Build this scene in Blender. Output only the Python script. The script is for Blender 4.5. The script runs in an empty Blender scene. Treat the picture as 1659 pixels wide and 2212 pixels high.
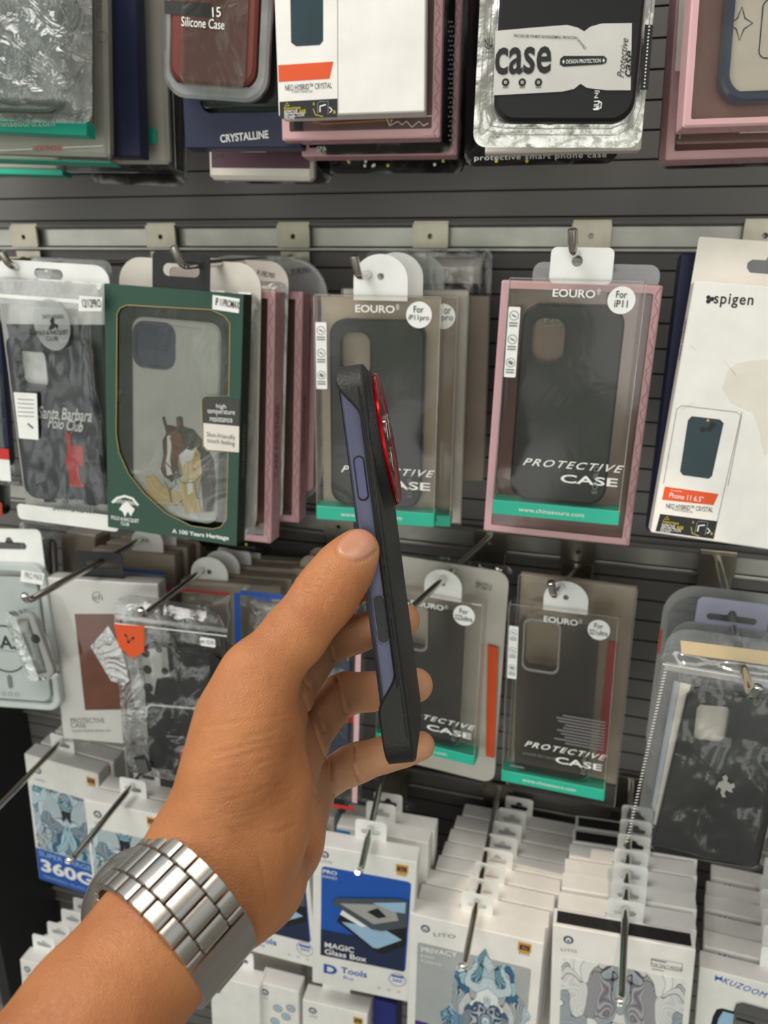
import bpy, math, random
import numpy as np
from mathutils import Vector, Matrix, noise
from mathutils.geometry import tessellate_polygon
random.seed(4)
S = bpy.context.scene
COL = S.collection

# ------------------------------------------------------------------ camera
F, CX, CY = 1700.0, 829.5, 1106.0            # focal length and centre in pixels of the 1659 x 2212 frame
DW, EYE = 0.75, 1.5                          # distance to the wall, eye height
YAW, PITCH = math.radians(16.5), math.radians(19.0)
C0 = np.array([0, -DW, EYE])
FW = np.array([-math.sin(YAW)*math.cos(PITCH), math.cos(YAW)*math.cos(PITCH), -math.sin(PITCH)])
RT = np.array([math.cos(YAW), math.sin(YAW), 0.0])
UP = np.cross(RT, FW)
cam = bpy.data.objects.new('camera', bpy.data.cameras.new('camera'))
COL.objects.link(cam)
M = Matrix((Vector(RT), Vector(UP), Vector(-FW))).transposed().to_4x4()
M.translation = Vector(C0)
cam.matrix_world = M
cam.data.sensor_fit = 'HORIZONTAL'
cam.data.sensor_width = 36.0
cam.data.lens = F*36.0/1659.0
cam.data.clip_start = 0.02
cam.data.dof.use_dof = True
cam.data.dof.focus_distance = 0.34
cam.data.dof.aperture_fstop = 19.0
S.camera = cam

# ------------------------------------------------------------------ light and exposure
S.view_settings.view_transform = 'Standard'
S.view_settings.look = 'None'
S.view_settings.exposure = 0.0
S.view_settings.gamma = 1.0
S.cycles.transparent_max_bounces = 40
S.cycles.max_bounces = 8
S.cycles.glossy_bounces = 4
S.cycles.caustics_reflective = False
S.cycles.caustics_refractive = False
W = bpy.data.worlds.new('daylight'); S.world = W
W.use_nodes = True
nt = W.node_tree
bg = nt.nodes['Background']
tc = nt.nodes.new('ShaderNodeTexCoord')
sep = nt.nodes.new('ShaderNodeSeparateXYZ')
nt.links.new(tc.outputs['Generated'], sep.inputs[0])
rampz = nt.nodes.new('ShaderNodeValToRGB')     # street outside the shop: pavement, trees, pale sky
nt.links.new(sep.outputs['Z'], rampz.inputs[0])
mapz = nt.nodes.new('ShaderNodeMapRange')
mapz.inputs['From Min'].default_value = -1; mapz.inputs['From Max'].default_value = 1
nt.links.new(sep.outputs['Z'], mapz.inputs['Value'])
nt.links.new(mapz.outputs[0], rampz.inputs[0])
e = rampz.color_ramp.elements
e[0].position = 0.0; e[0].color = (0.22, 0.19, 0.16, 1)
e[1].position = 1.0; e[1].color = (0.95, 0.95, 1.0, 1)
for pos, c in ((0.42, (0.30, 0.27, 0.24, 1)), (0.50, (0.33, 0.34, 0.30, 1)), (0.62, (0.62, 0.63, 0.58, 1)), (0.75, (0.9, 0.95, 1.0, 1))):
    k = e.new(pos); k.color = c
# the open shop front lies behind the camera (towards -y): bright sky seen in patches between green trees
nz = nt.nodes.new('ShaderNodeTexNoise'); nz.inputs['Scale'].default_value = 4.0; nz.inputs['Detail'].default_value = 6
nt.links.new(tc.outputs['Generated'], nz.inputs['Vector'])
rn = nt.nodes.new('ShaderNodeValToRGB'); k = rn.color_ramp.elements
k[0].position = 0.40; k[0].color = (0.11, 0.12, 0.09, 1); k[1].position = 0.62; k[1].color = (1.0, 1.0, 1.0, 1)
q = k.new(0.50); q.color = (0.28, 0.34, 0.26, 1); q = k.new(0.54); q.color = (0.80, 0.84, 0.80, 1)
nt.links.new(nz.outputs['Fac'], rn.inputs[0])
front = nt.nodes.new('ShaderNodeMapRange'); front.interpolation_type = 'SMOOTHSTEP'
front.inputs['From Min'].default_value = -0.55; front.inputs['From Max'].default_value = -0.80
nt.links.new(sep.outputs['Y'], front.inputs['Value'])
gain = nt.nodes.new('ShaderNodeMixRGB'); gain.blend_type = 'MULTIPLY'; gain.inputs[0].default_value = 1; gain.inputs[2].default_value = (4.0, 3.9, 3.85, 1)
nt.links.new(rn.outputs[0], gain.inputs[1])
mx = nt.nodes.new('ShaderNodeMixRGB')
nt.links.new(front.outputs[0], mx.inputs[0]); nt.links.new(rampz.outputs[0], mx.inputs[1]); nt.links.new(gain.outputs[0], mx.inputs[2])
nt.links.new(mx.outputs[0], bg.inputs[0])
bg.inputs['Strength'].default_value = 0.6


def lamp(name, kind, loc, target, energy, color, **kw):
    l = bpy.data.lights.new(name, kind); l.energy = energy; l.color = color
    for k, v in kw.items(): setattr(l, k, v)
    o = bpy.data.objects.new(name, l); COL.objects.link(o); o.location = loc
    o.rotation_euler = (Vector(target)-Vector(loc)).to_track_quat('-Z', 'Y').to_euler()
    return o


lamp('ceiling_strip_light', 'AREA', (0.2, -0.70, 2.65), (0.0, -0.25, 1.2), 5.5, (1.0, 0.93, 0.84), shape='RECTANGLE', size=1.6, size_y=0.18)
lamp('ceiling_panel_light', 'AREA', (-0.65, -0.75, 2.4), (-0.15, -0.35, 1.2), 8.5, (1.0, 0.97, 0.93), shape='RECTANGLE', size=0.6, size_y=0.6)
lamp('sun_patch_spot', 'SPOT', (0.12, -0.62, 2.55), (0.0, -0.175, 0.93), 34, (1.0, 0.82, 0.60), spot_size=math.radians(7.0), spot_blend=0.12, shadow_soft_size=0.006)  # added spot standing in for the patch of warm sunlight on the boxes

# ------------------------------------------------------------------ helpers


def proj(P):
    q = np.asarray(P)-C0; z = q@FW
    return np.stack([CX+F*(q@RT)/z, CY-F*(q@UP)/z], -1)


def ray(u, v): return FW+RT*(u-CX)/F-UP*(v-CY)/F


def at(u, v, d):
    """the point of the plane d in front of the wall seen at photo pixel u, v"""
    r = ray(u, v); return C0+r*((-d-C0[1])/r[1])


def cp(u, v, z):
    """the point at view depth z seen at photo pixel u, v"""
    return C0+ray(u, v)*z


def rotm(rx, ry, rz):
    return np.array((Matrix.Rotation(rz, 3, 'Z') @ Matrix.Rotation(rx, 3, 'X') @ Matrix.Rotation(ry, 3, 'Y')))


def fit(q, d, sig=3.0, rot=None):
    """pose, width and height of a hanging rectangle from its four corners (tl, tr, br, bl) at distance d from the wall"""
    q = np.array(q, float); c = q.mean(0); p0 = at(c[0], c[1], d)
    L = np.array([[-.5, .5], [.5, .5], [.5, -.5], [-.5, -.5]])

    def res(x):
        R = rotm(*x[4:])
        P = np.array([x[0], -d, x[1]])+np.outer(L[:, 0]*x[2], R[:, 0])+np.outer(L[:, 1]*x[3], R[:, 2])
        t = rot or (0, x[5], 0)
        return np.r_[(proj(P)-q).ravel(), (x[4]-t[0])*57.3/sig*3, (x[6]-t[2])*57.3/sig*3, (x[5]-t[1])*57.3/sig*3]
    x = np.array([p0[0], p0[2], .1, .18, 0, 0, 0])
    for _ in range(14):
        r = res(x); J = np.stack([(res(x+np.eye(7)[i]*1e-5)-r)/1e-5 for i in range(7)], 1)
        x = x-np.linalg.lstsq(J, r, rcond=None)[0]
    return x


def lin(h):
    c = [int(h[i:i+2], 16)/255 for i in (0, 2, 4)]
    return tuple(v/12.92 if v <= .04045 else ((v+.055)/1.055)**2.4 for v in c)+(1,)


MATS = {}


def mat(name, col, rough=0.5, metal=0.0, vary=0.06, scale=40.0, bump=0.0, bscale=300.0, sss=0.0, spec=0.5, coat=0.0):
    if name in MATS: return MATS[name]
    m = bpy.data.materials.new(name); m.use_nodes = True; n = m.node_tree; b = n.nodes['Principled BSDF']
    t = n.nodes.new('ShaderNodeTexCoord'); no = n.nodes.new('ShaderNodeTexNoise'); no.inputs['Scale'].default_value = scale
    no.inputs['Detail'].default_value = 4
    n.links.new(t.outputs['Object'], no.inputs['Vector'])
    c = lin(col); r = n.nodes.new('ShaderNodeValToRGB')
    r.color_ramp.elements[0].position = .3; r.color_ramp.elements[1].position = .7
    r.color_ramp.elements[0].color = tuple(x*(1-vary) for x in c[:3])+(1,)
    r.color_ramp.elements[1].color = tuple(min(1, x*(1+vary)) for x in c[:3])+(1,)
    n.links.new(no.outputs['Fac'], r.inputs[0]); n.links.new(r.outputs[0], b.inputs['Base Color'])
    b.inputs['Roughness'].default_value = rough; b.inputs['Metallic'].default_value = metal
    b.inputs['Specular IOR Level'].default_value = spec; b.inputs['Coat Weight'].default_value = coat
    b.inputs['Coat Roughness'].default_value = 0.1
    if bump:
        n2 = n.nodes.new('ShaderNodeTexNoise'); n2.inputs['Scale'].default_value = bscale; n2.inputs['Detail'].default_value = 5
        n.links.new(t.outputs['Object'], n2.inputs['Vector'])
        bp = n.nodes.new('ShaderNodeBump'); bp.inputs['Strength'].default_value = bump; bp.inputs['Distance'].default_value = .001
        n.links.new(n2.outputs['Fac'], bp.inputs['Height']); n.links.new(bp.outputs[0], b.inputs['Normal'])
    if sss:
        b.inputs['Subsurface Weight'].default_value = sss; b.inputs['Subsurface Radius'].default_value = (.006, .002, .001); b.inputs['Subsurface Scale'].default_value = 0.6
    MATS[name] = m; return m


def film(name, tint=(.93, .94, .95), haze=.03, rough=.06, refl=.8, bump=0.0, bscale=40.0, hcol=(.8, .8, .8)):
    """thin clear plastic: lets light through, reflects at grazing angles, a little milky"""
    m = bpy.data.materials.new(name); m.use_nodes = True; n = m.node_tree; n.nodes.clear()
    o = n.nodes.new('ShaderNodeOutputMaterial'); tr = n.nodes.new('ShaderNodeBsdfTransparent'); tr.inputs[0].default_value = tint+(1,)
    gl = n.nodes.new('ShaderNodeBsdfGlossy'); gl.inputs['Roughness'].default_value = rough
    di = n.nodes.new('ShaderNodeBsdfDiffuse'); di.inputs[0].default_value = hcol+(1,)
    t = n.nodes.new('ShaderNodeTexCoord')
    nz = n.nodes.new('ShaderNodeTexNoise'); nz.inputs['Scale'].default_value = 25; nz.inputs['Detail'].default_value = 4
    n.links.new(t.outputs['Object'], nz.inputs['Vector'])
    hz = n.nodes.new('ShaderNodeMapRange'); hz.inputs['From Min'].default_value = .3; hz.inputs['From Max'].default_value = .7
    hz.inputs['To Min'].default_value = haze*.6; hz.inputs['To Max'].default_value = haze*1.4
    n.links.new(nz.outputs['Fac'], hz.inputs['Value'])
    m1 = n.nodes.new('ShaderNodeMixShader'); n.links.new(hz.outputs[0], m1.inputs[0]); n.links.new(tr.outputs[0], m1.inputs[1]); n.links.new(di.outputs[0], m1.inputs[2])
    lw = n.nodes.new('ShaderNodeLayerWeight'); lw.inputs['Blend'].default_value = .28
    mm = n.nodes.new('ShaderNodeMath'); mm.operation = 'MULTIPLY_ADD'; mm.inputs[1].default_value = refl; mm.inputs[2].default_value = .04*refl
    n.links.new(lw.outputs['Fresnel'], mm.inputs[0])
    m2 = n.nodes.new('ShaderNodeMixShader'); n.links.new(mm.outputs[0], m2.inputs[0]); n.links.new(m1.outputs[0], m2.inputs[1]); n.links.new(gl.outputs[0], m2.inputs[2])
    n.links.new(m2.outputs[0], o.inputs[0])
    if bump:
        n2 = n.nodes.new('ShaderNodeTexNoise'); n2.inputs['Scale'].default_value = bscale; n2.inputs['Detail'].default_value = 4; n2.inputs['Distortion'].default_value = 1.2
        n.links.new(t.outputs['Object'], n2.inputs['Vector'])
        bp = n.nodes.new('ShaderNodeBump'); bp.inputs['Strength'].default_value = bump; bp.inputs['Distance'].default_value = .004
        n.links.new(n2.outputs['Fac'], bp.inputs['Height'])
        for x in (gl, lw): n.links.new(bp.outputs[0], x.inputs['Normal'])
    MATS[name] = m; return m


def art(name, cols, cx, cz, sc=38.0, line=.02, lcol='20242c', wave=.14):
    """printed swirling artwork, mirrored about the vertical line x = cx"""
    m = bpy.data.materials.new(name); m.use_nodes = True; n = m.node_tree; b = n.nodes['Principled BSDF']
    t = n.nodes.new('ShaderNodeTexCoord'); s = n.nodes.new('ShaderNodeSeparateXYZ'); n.links.new(t.outputs['Object'], s.inputs[0])
    def math_(op, a, bb):
        q = n.nodes.new('ShaderNodeMath'); q.operation = op
        for i, v in enumerate((a, bb)):
            if v is None: continue
            if isinstance(v, float): q.inputs[i].default_value = v
            else: n.links.new(v, q.inputs[i])
        return q.outputs[0]
    ax = math_('ABSOLUTE', math_('SUBTRACT', s.outputs[0], float(cx)), None); az = math_('SUBTRACT', s.outputs[2], float(cz))
    cb = n.nodes.new('ShaderNodeCombineXYZ'); n.links.new(ax, cb.inputs[0]); n.links.new(math_('MULTIPLY', az, .62), cb.inputs[1])
    no = n.nodes.new('ShaderNodeTexNoise'); no.inputs['Scale'].default_value = sc*1.1; no.inputs['Detail'].default_value = 1.0
    n.links.new(cb.outputs[0], no.inputs['Vector'])
    ad = n.nodes.new('ShaderNodeVectorMath'); ad.operation = 'MULTIPLY_ADD'; ad.inputs[1].default_value = (.055, .055, 0)
    n.links.new(no.outputs['Color'], ad.inputs[0]); n.links.new(cb.outputs[0], ad.inputs[2])
    vo = n.nodes.new('ShaderNodeTexVoronoi'); vo.inputs['Scale'].default_value = sc*1.6; n.links.new(ad.outputs[0], vo.inputs['Vector'])
    v2 = n.nodes.new('ShaderNodeTexVoronoi'); v2.feature = 'DISTANCE_TO_EDGE'; v2.inputs['Scale'].default_value = sc*1.6; n.links.new(ad.outputs[0], v2.inputs['Vector'])
    sx = n.nodes.new('ShaderNodeSeparateColor'); n.links.new(vo.outputs['Color'], sx.inputs[0])
    wv = n.nodes.new('ShaderNodeTexWave'); wv.inputs['Scale'].default_value = sc*3; wv.inputs['Distortion'].default_value = 3; n.links.new(ad.outputs[0], wv.inputs['Vector'])
    mixv = math_('ADD', sx.outputs[0], math_('MULTIPLY', math_('SUBTRACT', wv.outputs['Fac'], .5), wave))
    r = n.nodes.new('ShaderNodeValToRGB'); n.links.new(mixv, r.inputs[0])
    el = r.color_ramp.elements
    el[0].position = 0; el[0].color = lin(cols[0]); el[1].position = 1; el[1].color = lin(cols[-1])
    for i, c in enumerate(cols[1:-1]):
        k = el.new((i+1)/(len(cols)-1)); k.color = lin(c)
    mxr = n.nodes.new('ShaderNodeMixRGB'); n.links.new(math_('LESS_THAN', v2.outputs['Distance'], line), mxr.inputs[0])
    n.links.new(r.outputs[0], mxr.inputs[1]); mxr.inputs[2].default_value = lin(lcol)
    n.links.new(mxr.outputs[0], b.inputs['Base Color']); b.inputs['Roughness'].default_value = .4
    return m


# ---- palette
white = mat('white_card', 'f1eeea', .45); offw = mat('cream_card', 'e9e2d8', .5); grey = mat('grey_card', 'a9a8a6', .5)
kraft = mat('beige_card', 'b3a595', .6); black = mat('black_rubber', '19191a', .40, spec=.35); ink = mat('black_ink', '17181a', .5)
inkw = mat('white_ink', 'f6f6f4', .5); inkg = mat('grey_ink', '77787a', .5); teal = mat('teal_card', '27b99b', .4)
pink = mat('pink_card', 'dcaeb3', .5, bump=.1, bscale=500); mauve = mat('mauve_card', 'a07a78', .5); pinkd = mat('pink_line', 'a9707c', .5)
green = mat('green_card', '21493a', .45); greend = mat('dark_green_card', '10291f', .45); navy = mat('navy_card', '1c2144', .4)
orange = mat('orange_ink', 'e2531d', .5); red = mat('red_ink', 'cf2a2a', .5); yellow = mat('yellow_ink', 'e0cf3a', .5); blue = mat('blue_ink', '1d57b5', .5)
dkblue = mat('dark_blue_ink', '1f2c4d', .45); skyb = mat('pale_blue_ink', '9fc3e0', .45); gold = mat('gold_ink', 'd99f3a', .5)
brown = mat('brown_leather', '7b4630', .55, vary=.2, bump=.1); maroon = mat('maroon_rubber', '6b2b24', .4); plum = mat('plum_card', '5a3a48', .45)
tan = mat('chestnut_thread', '7a4428', .7); straw = mat('straw_thread', 'd5b76a', .7); dkbrown = mat('dark_brown_thread', '2d1d18', .7)
greyw = mat('grey_case', '9a9b98', .4); steel = mat('brushed_steel', 'd2cec6', .3, metal=1.0, bump=.03, bscale=600); chrome = mat('chrome', 'd9d6d0', .16, metal=1.0)
zinc = mat('zinc_plate', 'a39d8f', .32, metal=1.0, vary=.12, bump=.05); alum = mat('aluminium', 'b2b0aa', .4, metal=.9, vary=.1)
slat = mat('charcoal_board', '6b6866', .5, vary=.12, scale=6, bump=.06, bscale=60); slatd = mat('black_gap', '1d1b1a', .7)
bluerim = mat('blue_rubber', '2d3d63', .25, coat=.5); smokemat = film('smoke_plastic', (.60, .60, .60), .07, .12, .8, hcol=(.10, .10, .11))
clear = film('clear_plastic', (.975, .96, .94), .012, .07, .55, bump=.08, bscale=14)
clearw = film('milky_plastic', (.85, .87, .88), .28, .15, .8, bump=.2, bscale=30)
bagm = film('bag_film', (.955, .96, .965), .022, .09, 1.2, bump=.55, bscale=28)
calm = film('calm_bag_film', (.96, .96, .96), .02, .10, .8, bump=.22, bscale=22)
brightbag = film('bright_bag_film', (.96, .97, .965), .10, .08, 1.7, bump=.9, bscale=55, hcol=(.85, .9, .88))
sleevef = film('sleeve_film', (.985, .985, .985), .006, .05, .5)
bagw = mat('white_film', 'dcdddb', .22, bump=.5, bscale=45, coat=.3); bagb = mat('black_film', '141415', .2, bump=.6, bscale=35, coat=.4)
silver = mat('silver_film', 'cfccc8', .2, metal=.85, bump=1.0, bscale=70)
headfilm = film('header_film', (.9, .91, .92), .42, .15, 1.2, bump=.8, bscale=40)
tabm = mat('white_plastic', 'f7f7f5', .35); teald = mat('pale_teal_plastic', '8fc4b5', .3)


def rrect(cx, cz, w, h, r, n=6):
    r = min(r, w/2-1e-5, h/2-1e-5); p = []
    for sx, sz, a0 in ((1, -1, -90), (1, 1, 0), (-1, 1, 90), (-1, -1, 180)):
        for i in range(n+1):
            a = math.radians(a0+90*i/n)
            p.append((cx+sx*(w/2-r)+r*math.cos(a), cz+sz*(h/2-r)+r*math.sin(a)))
    return p


def circ(cx, cz, rx, rz=None, n=28):
    rz = rz or rx
    return [(cx+rx*math.cos(2*math.pi*i/n), cz+rz*math.sin(2*math.pi*i/n)) for i in range(n)]


TXT = {}


def glyphs(s, bold=0.0, spacing=1.0):
    bold *= .55; k = (s, bold, spacing)
    if k not in TXT:
        c = bpy.data.curves.new('lettering', 'FONT'); c.body = s; c.size = 1; c.resolution_u = 3
        c.offset = bold; c.space_character = spacing
        o = bpy.data.objects.new('lettering', c)
        me = bpy.data.meshes.new_from_object(o)
        V = np.array([v.co[:2] for v in me.vertices]); Fc = [tuple(p.vertices) for p in me.polygons]
        bpy.data.objects.remove(o); bpy.data.curves.remove(c); bpy.data.meshes.remove(me)
        lo = V.min(0); hi = V.max(0)
        TXT[k] = ((V-lo)/(hi-lo), Fc)
    return TXT[k]


class MB:
    def __init__(s): s.V = []; s.F = []; s.I = []; s.mats = []

    def mi(s, m):
        if m not in s.mats: s.mats.append(m)
        return s.mats.index(m)

    def raw(s, V, Fc, m):
        o = len(s.V); s.V += [tuple(v) for v in V]; k = s.mi(m)
        s.F += [tuple(i+o for i in f) for f in Fc]; s.I += [k]*len(Fc)
        return s

    def box(s, x0, x1, y0, y1, z0, z1, m, c=.0006, front=None, side=None):
        """box with chamfered edges; front: another material on the y0 face"""
        c = min(c, (x1-x0)/3, (y1-y0)/3, (z1-z0)/3); V = []; idx = {}
        for ix, X in enumerate((x0, x1)):
            for iy, Y in enumerate((y0, y1)):
                for iz, Z in enumerate((z0, z1)):
                    for a in range(3):
                        p = [X+(c if ix == 0 else -c), Y+(c if iy == 0 else -c), Z+(c if iz == 0 else -c)]
                        p[a] = (X, Y, Z)[a]; idx[ix, iy, iz, a] = len(V); V.append(p)
        g = lambda a, *q: [idx[i+(a,)] for i in q]
        fs = {}
        fs['x0'] = g(0, (0, 0, 0), (0, 0, 1), (0, 1, 1), (0, 1, 0)); fs['x1'] = g(0, (1, 0, 0), (1, 1, 0), (1, 1, 1), (1, 0, 1))
        fs['y0'] = g(1, (0, 0, 0), (1, 0, 0), (1, 0, 1), (0, 0, 1)); fs['y1'] = g(1, (0, 1, 0), (0, 1, 1), (1, 1, 1), (1, 1, 0))
        fs['z0'] = g(2, (0, 0, 0), (0, 1, 0), (1, 1, 0), (1, 0, 0)); fs['z1'] = g(2, (0, 0, 1), (1, 0, 1), (1, 1, 1), (0, 1, 1))
        rest = []
        for a in range(3):
            b, d = [i for i in range(3) if i != a]
            for ib in (0, 1):
                for jd in (0, 1):
                    def cor(ia, ax):
                        t = [0, 0, 0]; t[a] = ia; t[b] = ib; t[d] = jd; return idx[tuple(t)+(ax,)]
                    rest.append((cor(0, b), cor(1, b), cor(1, d), cor(0, d)))
        for ix in (0, 1):
            for iy in (0, 1):
                for iz in (0, 1): rest.append(tuple(idx[ix, iy, iz, a] for a in range(3)))
        s.raw(V, [f for k, f in fs.items() if not (k == 'y0' and front) and not (k[0] == 'x' and side)]+rest, m)
        if front: s.raw(V, [fs['y0']], front)
        if side: s.raw(V, [fs['x0'], fs['x1']], side)
        return s

    def prism(s, outer, y0, y1, m, holes=(), bev=0.0):
        loops = [list(outer)]+[list(h) for h in holes]
        ins = []
        V2 = [p for l in loops for p in l]; n = len(V2)
        tri = tessellate_polygon([[Vector((p[0], p[1], 0)) for p in l] for l in loops])
        V = [(x, y0, z) for x, z in V2]+[(x, y1, z) for x, z in V2]; Fc = []
        if bev:
            c = np.mean(outer, 0); w = np.ptp(np.array(outer), 0)/2
            k = len(outer)
            f = [(c[0]+(x-c[0])*(1-bev/w[0]), y0, c[1]+(z-c[1])*(1-bev/w[1])) for x, z in outer]
            V[:k] = f
            mid = len(V); V += [(x, y0+bev*.8, z) for x, z in outer]
            for i in range(k):
                j = (i+1) % k; Fc += [(i, j, mid+j, mid+i), (mid+i, mid+j, n+j, n+i)]
            start = k; ll = loops[1:]
        else: start = 0; ll = loops
        for t in tri:
            Fc.append(tuple(t)); Fc.append(tuple(n+i for i in t[::-1]))
        o = start
        for l in ll:
            k = len(l)
            for i in range(k):
                j = (i+1) % k; Fc.append((o+i, o+j, n+o+j, n+o+i))
            o += k
        return s.raw(V, Fc, m)

    def flat(s, pts, y, m, th=.0002): return s.prism(pts, y-th, y, m)

    def strip(s, pts, w, y, m, closed=False, th=.0002):
        P = [np.array(p, float) for p in pts]
        if closed: P = P+[P[0]]
        n = len(P); a = []; b = []
        for i in range(n):
            t = P[min(i+1, n-1)]-P[max(i-1, 0)]
            if closed and i in (0, n-1): t = P[1]-P[-2]
            t = t/(np.linalg.norm(t)+1e-12); q = np.array([-t[1], t[0]])*w/2
            a.append(P[i]+q); b.append(P[i]-q)
        V = [(p[0], y-th, p[1]) for p in a]+[(p[0], y-th, p[1]) for p in b]
        return s.raw(V, [(i, i+1, n+i+1, n+i) for i in range(n-1)], m)

    def text(s, body, p0, p1, h, m, y=0.0, shear=0.0, bold=0.0, spacing=1.0, flip=False):
        V, Fc = glyphs(body, bold, spacing); p0 = np.array(p0); p1 = np.array(p1); t = p1-p0
        u = t/np.linalg.norm(t); q = np.array([-u[1], u[0]])
        out = []
        for a, b in V:
            if flip: a = 1-a
            p = p0+t*a+q*(b-.5)*h+u*shear*(b-.5)*h
            out.append((p[0], y-.0003, p[1]))
        return s.raw(out, Fc, m)

    def tube(s, pts, r, m, n=10, cap=True):
        P = [np.array(p, float) for p in pts]; k = len(P); rs = r if hasattr(r, '__len__') else [r]*k
        V = []; Fc = []; prev = None
        for i in range(k):
            t = P[min(i+1, k-1)]-P[max(i-1, 0)]; t /= np.linalg.norm(t)+1e-12
            a = prev if prev is not None else np.cross(t, (0.3, .2, 1)); a = a-t*(a@t); a /= np.linalg.norm(a); prev = a; b = np.cross(t, a)
            for j in range(n):
                th = 2*math.pi*j/n; V.append(P[i]+rs[i]*(a*math.cos(th)+b*math.sin(th)))
        for i in range(k-1):
            for j in range(n):
                jj = (j+1) % n; Fc.append((i*n+j, i*n+jj, (i+1)*n+jj, (i+1)*n+j))
        if cap: Fc += [tuple(range(n))[::-1], tuple((k-1)*n+j for j in range(n))]
        return s.raw(V, Fc, m)

    def build(s, name, parent=None, smooth=False):
        me = bpy.data.meshes.new(name); me.from_pydata([tuple(map(float, v)) for v in s.V], [], s.F)
        for m in s.mats: me.materials.append(m)
        me.polygons.foreach_set('material_index', s.I)
        if smooth: me.polygons.foreach_set('use_smooth', [True]*len(me.polygons))
        me.update()
        if smooth == 2: me.set_sharp_from_angle(angle=math.radians(40))
        o = bpy.data.objects.new(name, me); COL.objects.link(o)
        if parent: o.parent = parent
        return o


def tag(o, label=None, cat=None, group=None, kind=None):
    if label: o['label'] = label
    if cat: o['category'] = cat
    if group: o['group'] = group
    if kind: o['kind'] = kind
    return o


def copy_tree(o, parent=None):
    c = o.copy(); COL.objects.link(c)
    if parent: c.parent = parent
    for ch in o.children: copy_tree(ch, c)
    return c


class Pack:
    """a hanging product: an Empty at the middle of its bottom front edge; local x right, y into the wall, z up"""

    def __init__(s, name, label, cat, corners, d, sig=3.0, rot=None, group=None):
        x = fit(corners, d, sig, tuple(math.radians(a) for a in rot) if rot else None)
        s.R = rotm(*x[4:]); s.w, s.h = float(x[2]), float(x[3]); s.rot = x[4:]
        s.o = np.array([x[0], -d, x[1]])-s.R[:, 2]*s.h/2
        s.root = bpy.data.objects.new(name, None); COL.objects.link(s.root); s.root.empty_display_size = .02
        m = Matrix(s.R.tolist()).to_4x4(); m.translation = Vector(s.o); s.root.matrix_world = m
        tag(s.root, label, cat, group)

    def px(s, u, v, y=0.0):
        n = s.R[:, 1]; r = ray(u, v); t = ((s.o+n*y-C0)@n)/(r@n); q = C0+r*t-s.o
        return (float(q@s.R[:, 0]), float(q@s.R[:, 2]))

    def pts(s, L, y=0.0, sc=1.0, ox=0.0, oy=0.0): return [s.px(u/sc+ox, v/sc+oy, y) for u, v in L]

    def txt(s, mb, body, p0, p1, hpx, m, y=0.0, **k):
        a = s.px(*p0, y); b = s.px(*p1, y)
        sc = math.hypot(a[0]-b[0], a[1]-b[1])/math.hypot(p0[0]-p1[0], p0[1]-p1[1])
        mb.text(body, a, b, hpx*sc*1.04, m, y, **k)

# ------------------------------------------------------------------ the slatted wall
b = MB(); z = 0.30; X0, X1 = -1.05, 0.75
prof = []
while z < 2.2:
    prof += [(0.0, z), (0.0, z+.0205), (.0035, z+.0208), (.0035, z+.0222)]; z += .0222
V = [(X0, y, zz) for y, zz in prof]+[(X1, y, zz) for y, zz in prof]; n = len(prof)
b.raw(V, [(i, n+i, n+i+1, i+1) for i in range(n-1) if i % 4 == 0], slat)
b.raw(V, [(i, n+i, n+i+1, i+1) for i in range(n-1) if i % 4], slatd)
b.box(X0, X1, .0036, .02, .3, 2.2, slatd)
tag(b.build('wall_back'), kind='structure')
b = MB(); b.box(-.748, -.730, -.115, .02, .3, 1.02, mat('dark_panel', '25262a', .4))
tag(b.build('wall_left'), kind='structure')
b = MB(); b.box(-1.6, 1.2, -3.2, .02, -.02, 0, mat('grey_floor', '8d8984', .4, vary=.15, scale=3), c=.001); tag(b.build('floor'), kind='structure')
b = MB(); b.box(-1.6, 1.2, -3.2, .02, 2.80, 2.82, mat('white_ceiling', 'dedad4', .7), c=.001); tag(b.build('ceiling'), kind='structure')
RAILS = [at(1000, 512, 0)[2], at(1300, 1188, 0)[2], at(1060, 1705, 0)[2], .585]
for i, rz in enumerate(RAILS):
    b = MB(); b.box(X0, X1, -.004, .0, rz-.009, rz+.009, alum, c=.001)
    b.box(X0, X1, -.009, -.0041, rz+.0092, rz+.0135, slat, c=.001)
    b.box(X0, X1, -.007, -.0041, rz-.0125, rz-.0092, alum, c=.0008)
    tag(b.build('trim_%d' % (i+1)), kind='structure')


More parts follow.
